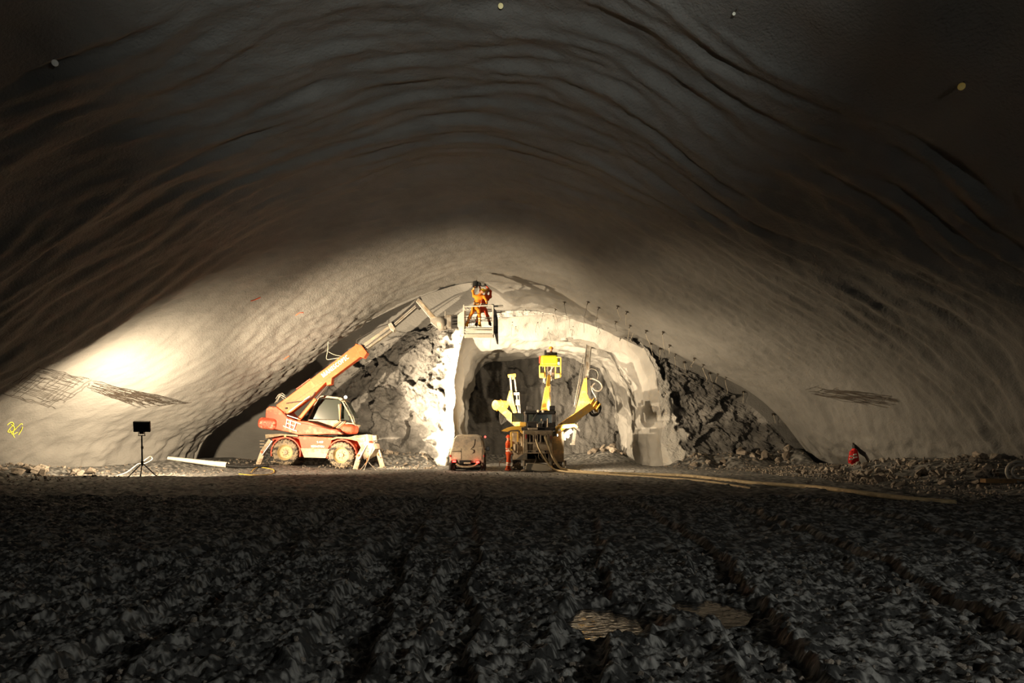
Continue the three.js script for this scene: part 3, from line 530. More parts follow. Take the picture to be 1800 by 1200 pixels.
// ---------------------------------------------------------------- the drilling rig seen from behind
{
  const J = (x, y, d) => P(840 + x / 4.446, 570 + y / 4.446, d), K = (x, y, d = 33) => P(880 + x / 10, 720 + y / 10, d);
  const kp = (pts, d = 33) => pts.map(([x, y]) => K(x, y, d)), sp = (x0, x1, y0, y1, d0, d1, r = 0.012) => { const a = K(x0, y0, d0), b = K(x1, y1, d0); return span(a.x, b.x, b.y, a.y, -d1, -d0, r); };
  const base = K(655, 1090, 33); base.y = 0; base.z = -36;
  const t = thing('drilling_rig', 'dusty yellow three-boom drilling rig seen from behind in the drift mouth', 'drilling rig', base);
  const body = part('carrier_body', [sp(400, 900, 380, 765, 33.5, 39.5, 0.04), sp(430, 880, 760, 935, 34.6, 39.5, 0.04), sp(240, 1090, 520, 880, 34.6, 39.0, 0.05)], M.dusty, t, 'dusty carrier body');
  part('rear_post', sp(395, 475, 365, 770, 33.0, 33.5, 0.03), M.dusty, body); part('rear_post', sp(850, 915, 375, 775, 33.0, 33.5, 0.03), M.dusty, body);
  part('rear_rail', sp(395, 915, 362, 432, 32.98, 33.5, 0.04), M.dusty, body); part('rear_rail', sp(475, 852, 568, 602, 33.0, 33.4), M.dusty, body); part('rear_rail', sp(470, 852, 710, 768, 32.97, 33.4), M.dusty2, body);
  part('rear_panel', sp(495, 548, 600, 712, 33.1, 33.4), M.dusty, body); part('rear_panel', sp(566, 840, 600, 712, 33.1, 33.4), M.dusty, body);
  for (const [a, b] of [[500, 525], [568, 588], [602, 622], [640, 655], [690, 712], [768, 800], [822, 840]]) part('grille_bar', sp(a, b, 430, 570, 33.05, 33.2, 0.01), M.dusty2, body);
  for (const [a, b] of [[540, 655], [700, 825]]) part('grille_frame', sp(a, b, 432, 450, 33.03, 33.15, 0.005), M.dusty, body);
  part('reflector', sp(440, 458, 430, 510, 32.97, 32.99, 0.004), plain(0xb3261e, 0.4), body, 'red reflector strip'); part('reflector', sp(880, 895, 455, 510, 32.97, 32.99, 0.004), plain(0xb3261e, 0.4), body, 'red reflector strip');
  for (const [a, b] of [[480, 505], [515, 535], [625, 650], [775, 800]]) part('bolt_block', sp(a, b, 718, 748, 32.93, 32.99, 0.004), M.dark, body);
  part('rear_skirt', extr(kp([[265, 872], [408, 766], [470, 772], [470, 880], [380, 878]]), 32.95, 33.5, 0.02), M.greyPaint, body); part('rear_skirt', extr(kp([[845, 775], [900, 775], [965, 870], [1020, 912], [845, 906]]), 32.95, 33.5, 0.02), M.greyPaint, body);
  part('bay_hose', [[[600, 800], [625, 850], [595, 945]], [[670, 770], [668, 830], [680, 860]], [[775, 770], [800, 840], [825, 870]], [[700, 790], [740, 850], [810, 880]]].map(q => hose(kp(q, 33.2), 0.022, 16, 6)), M.dusty, body);
  part('belly_guard', [extr(kp([[430, 1010], [470, 955], [640, 945], [760, 960], [830, 970], [890, 1000], [890, 1085], [430, 1080]]), 33.2, 34.4, 0.03)], M.pale, body, 'pale scraped belly guard');
  for (const [x, d] of [[416, 33.1], [885, 33.1], [1130, 33.7]]) { const j = part('jack', [rod(K(x, 890, d), K(x, 990, d), 0.075)], M.greyPaint, t); part('jack_ram', rod(K(x, 900, d), K(x, 1075, d), 0.048), M.chrome, j); part('jack_foot', lathe([[0.01, 0.09], [0.1, 0.09], [0.19, 0.02], [0.19, 0]], K(x, 1088, d).setY(ground(K(x, 1088, d).x, d) - 0.0), V(0, 1, 0), 20), M.dusty, j); }
  for (const [x, r] of [[288, 0.62], [1012, 0.6]]) for (const d of [34.6, 38.6]) { const c = K(x, 0, 34).clone(); wheel(t, V(c.x, r + ground(c.x, d) - 0.02, -d), r, 0.42, V(x < 600 ? -1 : 1, 0, 0), { rim: M.yellow, tyre: M.rubber, hub: M.dusty }, 20); }
  part('side_tank', sp(205, 395, 400, 880, 33.8, 35.2, 0.06), M.dusty, t); part('side_tank', sp(915, 1115, 375, 920, 33.8, 36.5, 0.06), M.greyPaint, t);
  part('tank_fitting', [sp(355, 380, 470, 640, 33.7, 33.8), sp(320, 345, 500, 600, 33.72, 33.8), sp(280, 300, 560, 760, 33.72, 33.8), sp(225, 262, 600, 760, 33.72, 33.8)], M.pale, t);
  part('guard_frame', [sp(170, 206, 385, 720, 33.5, 33.6), sp(180, 312, 380, 400, 33.5, 33.6), sp(286, 312, 398, 565, 33.5, 33.6)], M.yellow, t, 'bright yellow tubular guard'); part('guard_plate', sp(182, 200, 650, 690, 33.48, 33.5, 0), M.black, t);
  part('fender', extr(kp([[15, 372], [110, 322], [200, 296], [335, 288], [375, 330], [398, 424], [372, 428], [345, 372], [310, 352], [170, 362], [120, 385]], 34), 33.4, 35.0, 0.012), M.yellow, t); part('fender', extr(kp([[958, 436], [985, 292], [1040, 266], [1290, 250], [1345, 300], [1330, 318], [1280, 300], [1200, 322], [1010, 330], [976, 442]], 34), 33.4, 35.0, 0.012), M.yellow, t);
  part('fender_flap', extr([J(765, 795, 34), J(798, 828, 34), J(790, 836, 34), J(758, 812, 34)], 33.5, 34.6, 0.01), M.black, t);
  part('manifold', [rod(J(662, 880, 34), J(735, 828, 34), 0.12), rod(J(690, 868, 33.9), J(712, 880, 33.9), 0.09), box(0.16, 0.2, 0.2, J(675, 892, 34), null, 0.03)], M.galv, t);
  // deck with engine parts
  part('engine_deck', sp(365, 965, 305, 362, 33.2, 36.0, 0.02), M.dark, t);
  part('air_filter', rod(K(475, 265, 33.8), K(650, 265, 33.8), 0.17, 0.17, 20), M.dark, t); part('exhaust', [sp(660, 722, 235, 312, 33.5, 34.2, 0.05), sp(740, 842, 190, 312, 33.6, 34.3, 0.05)], M.dark, t);
  part('standpipe', [rod(K(655, 380, 33.3), K(655, 250, 33.3), 0.045), rod(K(828, 370, 33.3), K(828, 150, 33.3), 0.035), rod(K(720, 200, 33.6), K(720, 160, 33.6), 0.03)], M.dusty2, t);
  part('locker', [sp(325, 460, 215, 292, 34.6, 35.4, 0.06)], M.yellow, t); part('foot_board', [sp(480, 650, 318, 352, 33.05, 33.2, 0.01)], M.dusty2, t); part('lever', [rod(K(620, 80, 35.2), K(560, 190, 35.2), 0.018), rod(K(640, 60, 35.2), K(580, 190, 35.2), 0.018)], M.black, t);
  // cab
  const cab = part('cab', [sp(420, 468, 70, 240, 36.2, 36.35, 0.03), sp(900, 968, 70, 245, 36.2, 36.35, 0.03), sp(420, 468, 70, 240, 38.2, 38.35, 0.03), sp(900, 968, 70, 245, 38.2, 38.35, 0.03), sp(420, 968, 232, 300, 36.2, 38.4, 0.03)], M.dark, t, 'dark operator cab');
  part('roof', sp(412, 976, 8, 78, 36.0, 38.5, 0.14), M.black, cab); part('rear_window', sp(468, 900, 78, 234, 36.26, 36.275, 0), M.glass, cab); part('front_window', sp(450, 900, 78, 234, 38.26, 38.275, 0), M.glass, cab);
  part('roof_lamp', lathe([[0.01, 0.03], [0.06, 0.03], [0.07, 0]], K(660, 22, 36.0).setZ(-35.99), V(0, 0, 1), 16), M.pale, cab); part('roof_lamp', lathe([[0.01, 0.03], [0.06, 0.03], [0.07, 0]], K(745, 26, 36.0).setZ(-35.99), V(0, 0, 1), 16), M.pale, cab);
  part('roof_box', box(0.34, 0.2, 0.4, J(405, 652, 37), null, 0.03), M.dark, cab); part('roof_box', box(0.3, 0.26, 0.4, J(580, 655, 37), null, 0.03), M.black, cab);
  part('seat', [box(0.5, 0.6, 0.14, K(680, 180, 37.2), null, 0.05)], M.black, cab);
  part('side_window_frame', [sp(195, 207, 60, 285, 35.5, 35.55, 0.006), sp(195, 410, 58, 72, 35.5, 35.55, 0.006), sp(396, 412, 62, 212, 35.5, 35.55, 0.006)], M.black, t); part('side_window_pane', sp(207, 396, 72, 212, 35.52, 35.53, 0), M.glass, t);
  {
    const l = LIGHTS.side, lp = part('work_lamp', [lathe([[0.01, -0.07], [0.06, -0.05], [0.075, 0.02], [0.07, 0.03]], l.at.clone().add(V(-0.06, 0, 0)), V(1, 0, 0.3), 18), rod(l.at.clone().add(V(-0.1, 0, 0)), l.at.clone().add(V(-0.2, -0.05, -0.3)), 0.02)], M.black, t);
    part('lamp_lens', new THREE.SphereGeometry(0.06, 14, 10).scale(0.5, 1, 1).translate(l.at.x - 0.03, l.at.y, l.at.z), M.lampWarm, lp);
    spotLight(l.at.clone().add(V(0.04, 0, 0)), l.to, 1.1, l.power);
  }
  // work lamps on the front of the roof
  for (const l of LIGHTS.drill) {
    const at = V(...l.at), lp = part('work_lamp', [box(0.22, 0.17, 0.12, at.clone().add(V(0, 0, 0.12)), null, 0.02)], M.black, cab);
    part('lamp_lens', box(0.18, 0.13, 0.02, at.clone().add(V(0, 0, 0.05)), null, 0.006), M.lampWarm, lp);
    spotLight(at, l.to, 1.05, l.power);
  }
  // left boom
  const L0 = J(345, 805, 38.6), L1 = J(170, 645, 41.2);
  const lb = part('boom', [bar(L0, L1, 0.40, 0.36, 0.03)], M.yellow, t); part('boom_joint', [rod(L1.clone().add(V(-0.25, 0.1, 0.3)), L1.clone().add(V(0.35, 0.15, -0.3)), 0.3, 0.26, 20), rod(L1.clone().add(V(-0.3, -0.1, 0)), L1.clone().add(V(0.2, 0.3, 0)), 0.22, 0.22, 18)], M.yellow, lb);
  part('feed_arm', extr([J(222, 610, 41.5), J(246, 520, 41.5), J(268, 520, 41.5), J(280, 600, 41.5), J(306, 690, 41.5), J(276, 695, 41.5), J(250, 640, 41.5)], 41.3, 41.7, 0.02), M.yellow, lb);
  part('feed_beam', [bar(J(252, 402, 41.8), J(262, 525, 41.8), 0.11, 0.16), bar(J(284, 398, 41.9), J(318, 690, 41.9), 0.09, 0.16)], M.galv, lb); part('feed_head', [box(0.5, 0.2, 0.3, J(266, 400, 41.8), [0, 0, 0.12], 0.05), rod(J(278, 390, 41.8), J(278, 430, 41.8), 0.1)], M.yellow, lb);
  part('drill_carriage', [box(0.36, 0.16, 0.3, J(302, 542, 41.8), null, 0.03), box(0.24, 0.34, 0.3, J(310, 610, 41.8), null, 0.03)], M.white, lb); part('drill_steel', rod(J(322, 540, 41.7), J(332, 700, 41.7), 0.025), M.steel, lb);
  part('boom_cylinder', rod(J(345, 830, 38.8), J(232, 735, 40.2), 0.09), M.steel, lb);
  for (let i = 0; i < 5; i++) part('hose', hose([J(172 + i * 8, 668 + i * 7, 41), J(170 + i * 9, 730 + i * 5, 40.9), J(185 + i * 7, 782 - i * 5, 40.8), J(206 + i * 6, 745, 40.8), J(220 + i * 5, 712 + i * 4, 40.8)], 0.025, 24, 6), M.black, lb);
  // right boom and its long feed
  const R0 = J(655, 800, 38.6), R1 = J(900, 630, 41.2);
  const rb = part('boom', [bar(R0, R1, 0.44, 0.38, 0.03)], M.yellow, t); part('boom_joint', [...[0, 1, 2].map(i => lathe([[0.01, 0.06], [0.36 - i * 0.03, 0.06], [0.36 - i * 0.03, -0.06], [0.01, -0.06]], R1.clone().add(V(-0.12 + i * 0.2, 0.12 - i * 0.14, 0.1)), V(0.8, -0.55, 0.1), 22)), rod(R1.clone().add(V(-0.3, 0.2, 0)), R1.clone().add(V(0.4, -0.25, 0)), 0.24, 0.24, 18)], M.yellow, rb);
  part('bolt', [0.25, 0.5, 0.7].map(k => { const p = R0.clone().lerp(R1, k).add(V(0.05, -0.16, 0.2)); return rod(p, p.clone().add(V(0, 0, 0.06)), 0.05); }), M.steel, rb);
  part('boom_cylinder', rod(J(660, 850, 38.8), J(800, 730, 40.2), 0.1), M.steel, rb);
  part('hose', hose([J(935, 600, 41), J(958, 650, 41), J(930, 705, 40.9), J(890, 708, 40.8), J(872, 680, 40.8)], 0.07, 40), M.black, rb); part('hose', hose([J(880, 640, 41), J(905, 700, 41), J(940, 690, 40.9), J(948, 640, 40.9)], 0.05, 40), M.dark, rb);
  const fb = part('feed_beam', [bar(J(845, 430, 42), J(872, 118, 42), 0.34, 0.3, 0.02)], M.galv, rb, 'long grey feed beam'); part('beam_edge', [bar(J(828, 425, 41.84), J(852, 120, 41.84), 0.05, 0.05), bar(J(862, 430, 41.84), J(888, 122, 41.84), 0.04, 0.04)], M.steel, fb);
  part('feed_cradle', extr([J(828, 425, 41.8), J(850, 418, 41.8), J(852, 545, 41.8), J(872, 590, 41.8), J(850, 640, 41.8), J(770, 690, 41.8), J(752, 780, 41.8), J(735, 770, 41.8), J(780, 620, 41.8)], 41.55, 41.9, 0.02), M.yellow, fb);
  part('feed_foot', [bar(J(775, 700, 42), J(745, 935, 42), 0.20, 0.22, 0.02), box(0.3, 0.12, 0.3, J(740, 935, 42), null, 0.02)], M.galv, fb); part('feed_head', [extr([J(838, 92, 42), J(858, 74, 42), J(902, 80, 42), J(918, 104, 42), J(908, 134, 42), J(894, 128, 42), J(896, 100, 42), J(862, 92, 42)], 41.6, 42.4, 0.02)], M.black, fb); part('centraliser', [box(0.26, 0.18, 0.26, J(862, 106, 41.9), null, 0.04)], dirty(0xb86a2a, 0x7a5a3c, 0.4, { seed: 31 }), fb);
  part('drill_steel', rod(J(752, 640, 41.6), J(826, 240, 41.6), 0.022), M.steel, fb); part('feed_cable', rod(J(762, 650, 41.7), J(838, 250, 41.7), 0.016), M.galv, fb);
  part('hose', hose([J(855, 425, 41.9), J(900, 425, 41.8), J(955, 455, 41.8), J(972, 495, 41.8), J(945, 520, 41.8), J(905, 505, 41.8), J(895, 480, 41.8), J(915, 460, 41.8)], 0.055, 60), M.galv, rb); part('hose', hose([J(885, 480, 41.8), J(895, 520, 41.8), J(918, 560, 41.8), J(935, 595, 41.8)], 0.05, 30), M.galv, rb); part('hose', hose([J(860, 385, 41.8), J(880, 348, 41.8), J(925, 360, 41.8), J(940, 395, 41.8), J(932, 430, 41.8)], 0.018, 40, 6), M.galv, rb);
  // centre boom with the service basket
  const cb = part('boom', [extr([J(492, 690, 39), J(505, 600, 39), J(525, 492, 39), J(560, 492, 39), J(558, 690, 39)], 38.8, 39.3, 0.02), bar(J(545, 495, 39.4), J(556, 405, 40.4), 0.2, 0.22, 0.02)], M.yellow, t); part('boom_cylinder', rod(J(566, 690, 39), J(566, 470, 39.8), 0.05), M.chrome, cb);
  const bsk = part('service_basket', [box(1.04, 0.62, 0.9, J(557, 286, 40.6), null, 0.16)], M.lime, t, 'yellow-green rounded service basket');
  part('basket_frame', [[482, 322, 484, 410], [648, 258, 646, 408], [484, 410, 530, 420], [600, 420, 646, 408], [482, 322, 648, 326], [612, 258, 648, 258], [520, 325, 528, 418], [606, 325, 606, 418]].map(([a, b, c, d]) => bar(J(a, b, 40.2), J(c, d, 40.2), 0.07, 0.07)).concat([box(0.3, 0.28, 0.3, J(500, 398, 40.2), null, 0.04), box(0.3, 0.25, 0.3, J(622, 400, 40.2), null, 0.04)]), M.yellow, bsk);
  part('basket_linkage', [[505, 325, 498, 385], [545, 325, 545, 400], [575, 330, 570, 400], [590, 330, 540, 395], [530, 330, 560, 390], [515, 420, 512, 455], [520, 420, 525, 462], [572, 410, 575, 440]].map(([a, b, c, d]) => rod(J(a, b, 40.3), J(c, d, 40.3), 0.03, 0.03, 6)), M.galv, bsk);
  part('control_box', [box(0.16, 0.42, 0.3, J(489, 275, 40.4), null, 0.03)], plain(0xb5381c, 0.5), bsk, 'orange-red box'); part('tool_tube', [box(0.12, 0.18, 0.12, J(632, 305, 40.2), null, 0.02)], plain(0x7fa9d8, 0.5), bsk, 'pale blue canister'); part('side_hose', hose([J(622, 262, 40.2), J(640, 268, 40.2), J(634, 290, 40.2), J(628, 320, 40.2)], 0.03, 20, 6), M.black, bsk);
  part('seat_back', [box(0.72, 0.3, 0.14, J(572, 238, 40.9), null, 0.05), box(0.14, 0.34, 0.14, J(528, 225, 40.9), null, 0.03)], M.black, bsk);
}

// ---------------------------------------------------------------- the parked off-road car
{
  const d0 = 33.4, S = (x, y, d = d0) => P(760 + x / 7.2, 730 + y / 7.2, d), base = S(425, 712); base.y = 0; base.z = -35.2;
  const t = thing('car', 'dust-covered off-road estate car with lit red tail lamps', 'car', base);
  const dust = dirty(0x82786b, 0x9f907b, 0.55, { seed: 41, rough: 0.75 });
  const outline = [[205, 600], [206, 480], [236, 400], [262, 296], [288, 256], [330, 242], [560, 240], [598, 254], [622, 320], [640, 410], [644, 480], [644, 600]];
  const low = [[205, 600], [206, 470], [216, 440], [634, 440], [644, 480], [644, 600]];
  const body = part('body', [extr(outline.map(p => S(...p)), d0, d0 + 3.1, 0.05), extr(low.map(p => S(...p)), d0 + 2.9, d0 + 4.5, 0.06)], dust, t);
  const c = (x0, x1, y0, y1, a, b, r = 0.02) => { const p = S(x0, y0), q = S(x1, y1); return span(p.x, q.x, q.y, p.y, -d0 - b, -d0 - a, r); };
  part('tailgate_window', extr([[246, 400], [268, 296], [290, 268], [580, 268], [600, 300], [612, 398]].map(p => S(...p)), d0 - 0.012, d0 + 0.02, 0.006), dirty(0x736b61, 0x8f8170, 0.6, { seed: 42, rough: 0.5 }), body, 'dusty tailgate window');
  part('wiper', [hose([S(470, 430, d0 - 0.03), S(510, 380, d0 - 0.03), S(522, 300, d0 - 0.03)], 0.01, 16, 5)], M.black, body); part('tailgate', extr([[240, 414], [616, 412], [612, 560], [240, 560]].map(p => S(...p)), d0 - 0.02, d0 + 0.02, 0.008), dust, body); part('door_handle', hose([S(488, 430, d0 - 0.03), S(508, 440, d0 - 0.04), S(506, 470, d0 - 0.04), S(490, 478, d0 - 0.03)], 0.016, 16, 6), M.black, body);
  part('trim_strip', [bar(S(235, 455, d0 - 0.03), S(345, 452, d0 - 0.03), 0.03, 0.02, 0.004)], M.black, body); part('plate_panel', extr([[255, 465], [350, 462], [350, 548], [255, 550]].map(p => S(...p)), d0 - 0.03, d0 - 0.01, 0.005), M.dusty2, body);
  part('door_seam', [bar(S(352, 416, d0 - 0.022), S(352, 558, d0 - 0.022), 0.014, 0.01, 0)], M.black, body);
  part('side_reflector', c(204, 226, 500, 525, -0.02, 0.05, 0.008), plain(0xa8261d, 0.4), body, 'red corner reflector'); part('side_reflector', c(630, 646, 500, 525, -0.02, 0.05, 0.008), plain(0xa8261d, 0.4), body, 'red corner reflector');
  for (const [x, y] of [[265, 580], [560, 590]]) {
    const lp = part('tail_lamp', box(0.22, 0.14, 0.06, S(x, y, d0 - 0.01), null, 0.02), plain(0x8e1712, 0.35), t); part('lamp_lens', box(0.15, 0.085, 0.02, S(x, y, d0 - 0.045), null, 0.008), M.lampRed, lp, 'glowing red lamp');
    const l = new THREE.PointLight(new THREE.Color().setRGB(1, 0.06, 0.04), 0.25, 0, 2); l.position.copy(S(x, y, d0 - 0.12)); l.castShadow = true; scene.add(l);
  }
  part('bumper', [c(325, 480, 566, 610, -0.06, 0.1, 0.03), c(215, 235, 570, 620, -0.03, 0.1, 0.02)], M.black, t); part('bumper_tube', hose([S(285, 610, d0 - 0.05), S(340, 640, d0 - 0.09), S(420, 650, d0 - 0.1), S(510, 640, d0 - 0.09), S(560, 612, d0 - 0.05)], 0.05, 24), M.dusty, t);
  part('underbody', [c(290, 600, 625, 662, 0.15, 4.2, 0.03), rod(S(245, 662, d0 + 0.55), S(625, 662, d0 + 0.55), 0.07)], M.dark, t); part('tow_hitch', [c(385, 470, 590, 612, -0.1, 0, 0.02)], M.dusty2, t);
  for (const [x, s] of [[240, -1], [626, 1]]) for (const d of [d0 + 0.55, d0 + 3.55]) { const q = S(x, 700); wheel(t, V(q.x, 0.385 + ground(q.x, d) - 0.01, -d), 0.385, 0.25, V(s, 0, 0), { rim: M.dusty, tyre: M.rubber }, 24); }
  for (const s of [0, 1]) {
    const f = (pts) => { const g = pts.map(([y, a]) => { const p = S(0, y); return [a, p.y]; }); return g; };
    const xs = s ? S(634, 420).x : S(222, 420).x, tilt = s ? -0.155 : 0.155;
    for (const [a, b] of [[0.25, 1.15], [1.3, 2.1], [2.2, 2.85]]) { const g = box(0.02, 0.42, b - a, V(0, 0, 0), null, 0.004).rotateZ(s ? 0.2 : -0.2).translate((s ? S(631, 350).x : S(247, 350).x), S(0, 345).y, -(d0 + (a + b) / 2)); part('side_window', g, M.black, body); }
    part('fender_flare', [0.55, 3.55].map(a => lathe([[0.44, -0.06], [0.5, -0.06], [0.5, 0.06], [0.44, 0.06]], V(s ? S(640, 0).x : S(210, 0).x, 0.42, -(d0 + a)), V(1, 0, 0), 24)), M.dark, body);
  }
  const mr = part('door_mirror', [box(0.2, 0.22, 0.1, S(708, 418, d0 + 2.55), null, 0.04), rod(S(660, 425, d0 + 2.5), S(705, 425, d0 + 2.55), 0.02)], M.black, t); part('mirror_glass', box(0.15, 0.16, 0.01, S(709, 418, d0 + 2.49), null, 0), M.chrome, mr);
  const rl = part('beacon_bracket', rod(S(600, 275, d0 + 1.2), S(662, 272, d0 + 1.2), 0.014, 0.014, 6), M.black, t); part('marker_lamp', new THREE.SphereGeometry(0.05, 14, 10).translate(...S(664, 270, d0 + 1.2).toArray()), M.lampRed, rl, 'small glowing red lamp');
  t.rotation.y = 0.03;
}

// ---------------------------------------------------------------- people
function mcMesh(sdf, c, half, res) {
  const mc = new MarchingCubes(res, new THREE.MeshBasicMaterial(), true, false, 90000); mc.isolation = 0;
  const s2 = res * res, h = res / 2;
  for (let k = 0; k < res; k++) for (let j = 0; j < res; j++) for (let i = 0; i < res; i++) mc.field[i + j * res + k * s2] = -sdf(c.x + (i - h) / h * half, c.y + (j - h) / h * half, c.z + (k - h) / h * half);
  mc.update(); const n = mc.count, pos = new Float32Array(n * 3), nor = new Float32Array(n * 3), e = 0.004;
  for (let i = 0; i < n; i++) {
    const x = c.x + mc.positionArray[3 * i] * half, y = c.y + mc.positionArray[3 * i + 1] * half, z = c.z + mc.positionArray[3 * i + 2] * half;
    pos.set([x, y, z], 3 * i); const g = V(sdf(x + e, y, z) - sdf(x - e, y, z), sdf(x, y + e, z) - sdf(x, y - e, z), sdf(x, y, z + e) - sdf(x, y, z - e)).normalize(); nor.set([g.x, g.y, g.z], 3 * i);
  }
  const g = new THREE.BufferGeometry(); g.setAttribute('position', new THREE.BufferAttribute(pos, 3)); g.setAttribute('normal', new THREE.BufferAttribute(nor, 3)); return g;
}
function capsule(a, b, ra, rb) {
  const dx = b.x - a.x, dy = b.y - a.y, dz = b.z - a.z, l2 = dx * dx + dy * dy + dz * dz || 1e-9;
  return (x, y, z) => { const t = clamp(((x - a.x) * dx + (y - a.y) * dy + (z - a.z) * dz) / l2); return Math.hypot(x - a.x - dx * t, y - a.y - dy * t, z - a.z - dz * t) - ra - (rb - ra) * t; };
}
const smin = (a, b, k) => { const h = Math.max(k - Math.abs(a - b), 0) / k; return Math.min(a, b) - h * h * k / 4; };
const blend = (list, k) => (x, y, z) => { let d = list[0](x, y, z); for (let i = 1; i < list.length; i++) d = smin(d, list[i](x, y, z), k); return d; };
const bodyMat = new THREE.MeshStandardMaterial({ vertexColors: true, roughness: 0.85, bumpMap: T.dent, bumpScale: 0.006 });
// j: joints in world space (facing = unit vector); suit, band, boot, skin, glove: linear colours
function person(label, j, look, group) {
  const b = [], add = (A, B, ra, rb) => b.push(capsule(A, B, ra, rb)), up = j.neck.clone().sub(j.pelvis).normalize(), side = j.shR.clone().sub(j.shL).normalize();
  add(j.pelvis.clone().addScaledVector(side, -0.07), j.pelvis.clone().addScaledVector(side, 0.07), 0.135, 0.135);
  const mid = j.pelvis.clone().lerp(j.neck, 0.45), chest = j.pelvis.clone().lerp(j.neck, 0.78);
  add(mid.clone().addScaledVector(side, -0.06), mid.clone().addScaledVector(side, 0.06), 0.125, 0.125); add(chest.clone().addScaledVector(side, -0.10), chest.clone().addScaledVector(side, 0.10), 0.125, 0.125);
  add(j.pelvis, chest, 0.13, 0.14); add(j.shL, j.shR, 0.075, 0.075); add(chest, j.neck, 0.09, 0.065); add(j.neck, j.head, 0.062, 0.06);
  for (const s of ['L', 'R']) {
    add(j['hip' + s], j['kn' + s], 0.105, 0.075); add(j['kn' + s], j['an' + s], 0.075, 0.06); add(j['an' + s], j['toe' + s], 0.06, 0.048); add(j['an' + s], j['an' + s].clone().addScaledVector(j.facing, -0.05).add(V(0, -0.04, 0)), 0.055, 0.05);
    add(j['sh' + s], j['el' + s], 0.07, 0.055); add(j['el' + s], j['ha' + s], 0.055, 0.038);
  }
  const sdf = blend(b, 0.06), box3 = new THREE.Box3().setFromPoints(Object.entries(j).filter(([k]) => !/facing|look|palm/.test(k)).map(([, v]) => v)), c = box3.getCenter(V(0, 0, 0)), half = Math.max(...box3.getSize(V(0, 0, 0)).toArray()) / 2 + 0.2;
  const geos = [mcMesh(sdf, c, half, 84)];
  // head: skull, jaw, nose, brow, ears, lips
  const h = j.head, f = j.look ?? j.facing, hu = h.clone().sub(j.neck).normalize(), r = f.clone().cross(hu).normalize(), at = (a, u, s) => h.clone().addScaledVector(f, a).addScaledVector(hu, u).addScaledVector(r, s);
  const hb = [capsule(at(-0.02, 0.03, 0), at(0.015, 0.03, 0), 0.092, 0.088), capsule(at(0.02, 0.0, 0), at(0.045, -0.075, 0), 0.07, 0.042), capsule(at(0.095, 0.01, 0), at(0.108, -0.022, 0), 0.010, 0.016), capsule(at(0.085, 0.03, -0.035), at(0.085, 0.03, 0.035), 0.014, 0.014), capsule(at(0.088, -0.055, -0.018), at(0.088, -0.055, 0.018), 0.009, 0.009), capsule(at(-0.005, 0.02, -0.088), at(-0.01, -0.02, -0.085), 0.018, 0.012), capsule(at(-0.005, 0.02, 0.088), at(-0.01, -0.02, 0.085), 0.018, 0.012), capsule(h, j.neck, 0.055, 0.06)];
  geos.push(mcMesh(blend(hb, 0.022), h, 0.19, 56));
  // hands: palm, four fingers, a thumb, curled
  for (const s of ['L', 'R']) {
    const w = j['ha' + s], d = w.clone().sub(j['el' + s]).normalize(), nrm = (j['palm' + s] ?? j.facing).clone(), ac = d.clone().cross(nrm).normalize(), pn = ac.clone().cross(d).normalize(), q = (a, o, k) => w.clone().addScaledVector(d, a).addScaledVector(ac, o).addScaledVector(pn, k);
    const l = [capsule(w, q(0.05, 0, 0), 0.032, 0.03), capsule(q(0.06, -0.028, 0), q(0.06, 0.028, 0), 0.02, 0.02), capsule(q(0.085, -0.03, 0), q(0.085, 0.03, 0), 0.015, 0.015)];
    [[-0.033, 0.92], [-0.011, 1.05], [0.011, 1], [0.033, 0.8]].forEach(([o, k]) => { const A = q(0.09, o, 0), Bq = q(0.09 + 0.034 * k, o, 0.012), Cq = q(0.09 + 0.05 * k, o, 0.036), Dq = q(0.09 + 0.046 * k, o, 0.056); l.push(capsule(A, Bq, 0.0095, 0.009), capsule(Bq, Cq, 0.009, 0.0085), capsule(Cq, Dq, 0.0085, 0.008)); });
    const th = s === 'L' ? 1 : -1; l.push(capsule(q(0.03, th * 0.028, 0.005), q(0.062, th * 0.052, 0.022), 0.013, 0.0105), capsule(q(0.062, th * 0.052, 0.022), q(0.088, th * 0.046, 0.044), 0.0105, 0.009));
    geos.push(mcMesh(blend(l, 0.012), q(0.06, 0, 0.02), 0.13, 48));
  }
  const g = mergeGeometries(geos.map(clean)), p = g.attributes.position, col = new Float32Array(p.count * 3), nb = geos[0].attributes.position.count, nh = geos[1].attributes.position.count;
  for (let i = 0; i < p.count; i++) {
    const v = V(p.getX(i), p.getY(i), p.getZ(i)); let k = look.suit;
    if (i >= nb + nh) k = look.glove; else if (i >= nb) k = look.skin;
    else {
      const u = v.clone().sub(j.pelvis).dot(up);
      if (v.distanceTo(j.head) < 0.14) k = look.skin;
      for (const s of ['L', 'R']) {
        const an = j['an' + s], kn = j['kn' + s], e = v.clone().sub(an).dot(kn.clone().sub(an).normalize());
        if (v.distanceTo(an.clone().lerp(kn, 0.5)) < 0.32) { if (e < 0.10) k = look.boot; else if ((e > 0.17 && e < 0.225) || (e > 0.27 && e < 0.325)) k = look.band; }
        const el = j['el' + s], ha = j['ha' + s], a = v.clone().sub(el).dot(ha.clone().sub(el).normalize()); if (v.distanceTo(el.clone().lerp(ha, 0.6)) < 0.13 && a > 0.08 && a < 0.13) k = look.band;
      }
      if (v.distanceTo(j.pelvis) < 0.36 && u > 0.10 && u < 0.155) k = look.belt ?? look.band; if (u > 0.22 && u < 0.27 && v.distanceTo(j.pelvis) < 0.4) k = look.band;
    }
    col.set(k, 3 * i);
  }
  g.setAttribute('color', new THREE.BufferAttribute(col, 3));
  const base = j.anL.clone().lerp(j.anR, 0.5); base.y = Math.min(j.toeL.y, j.toeR.y) - 0.05;
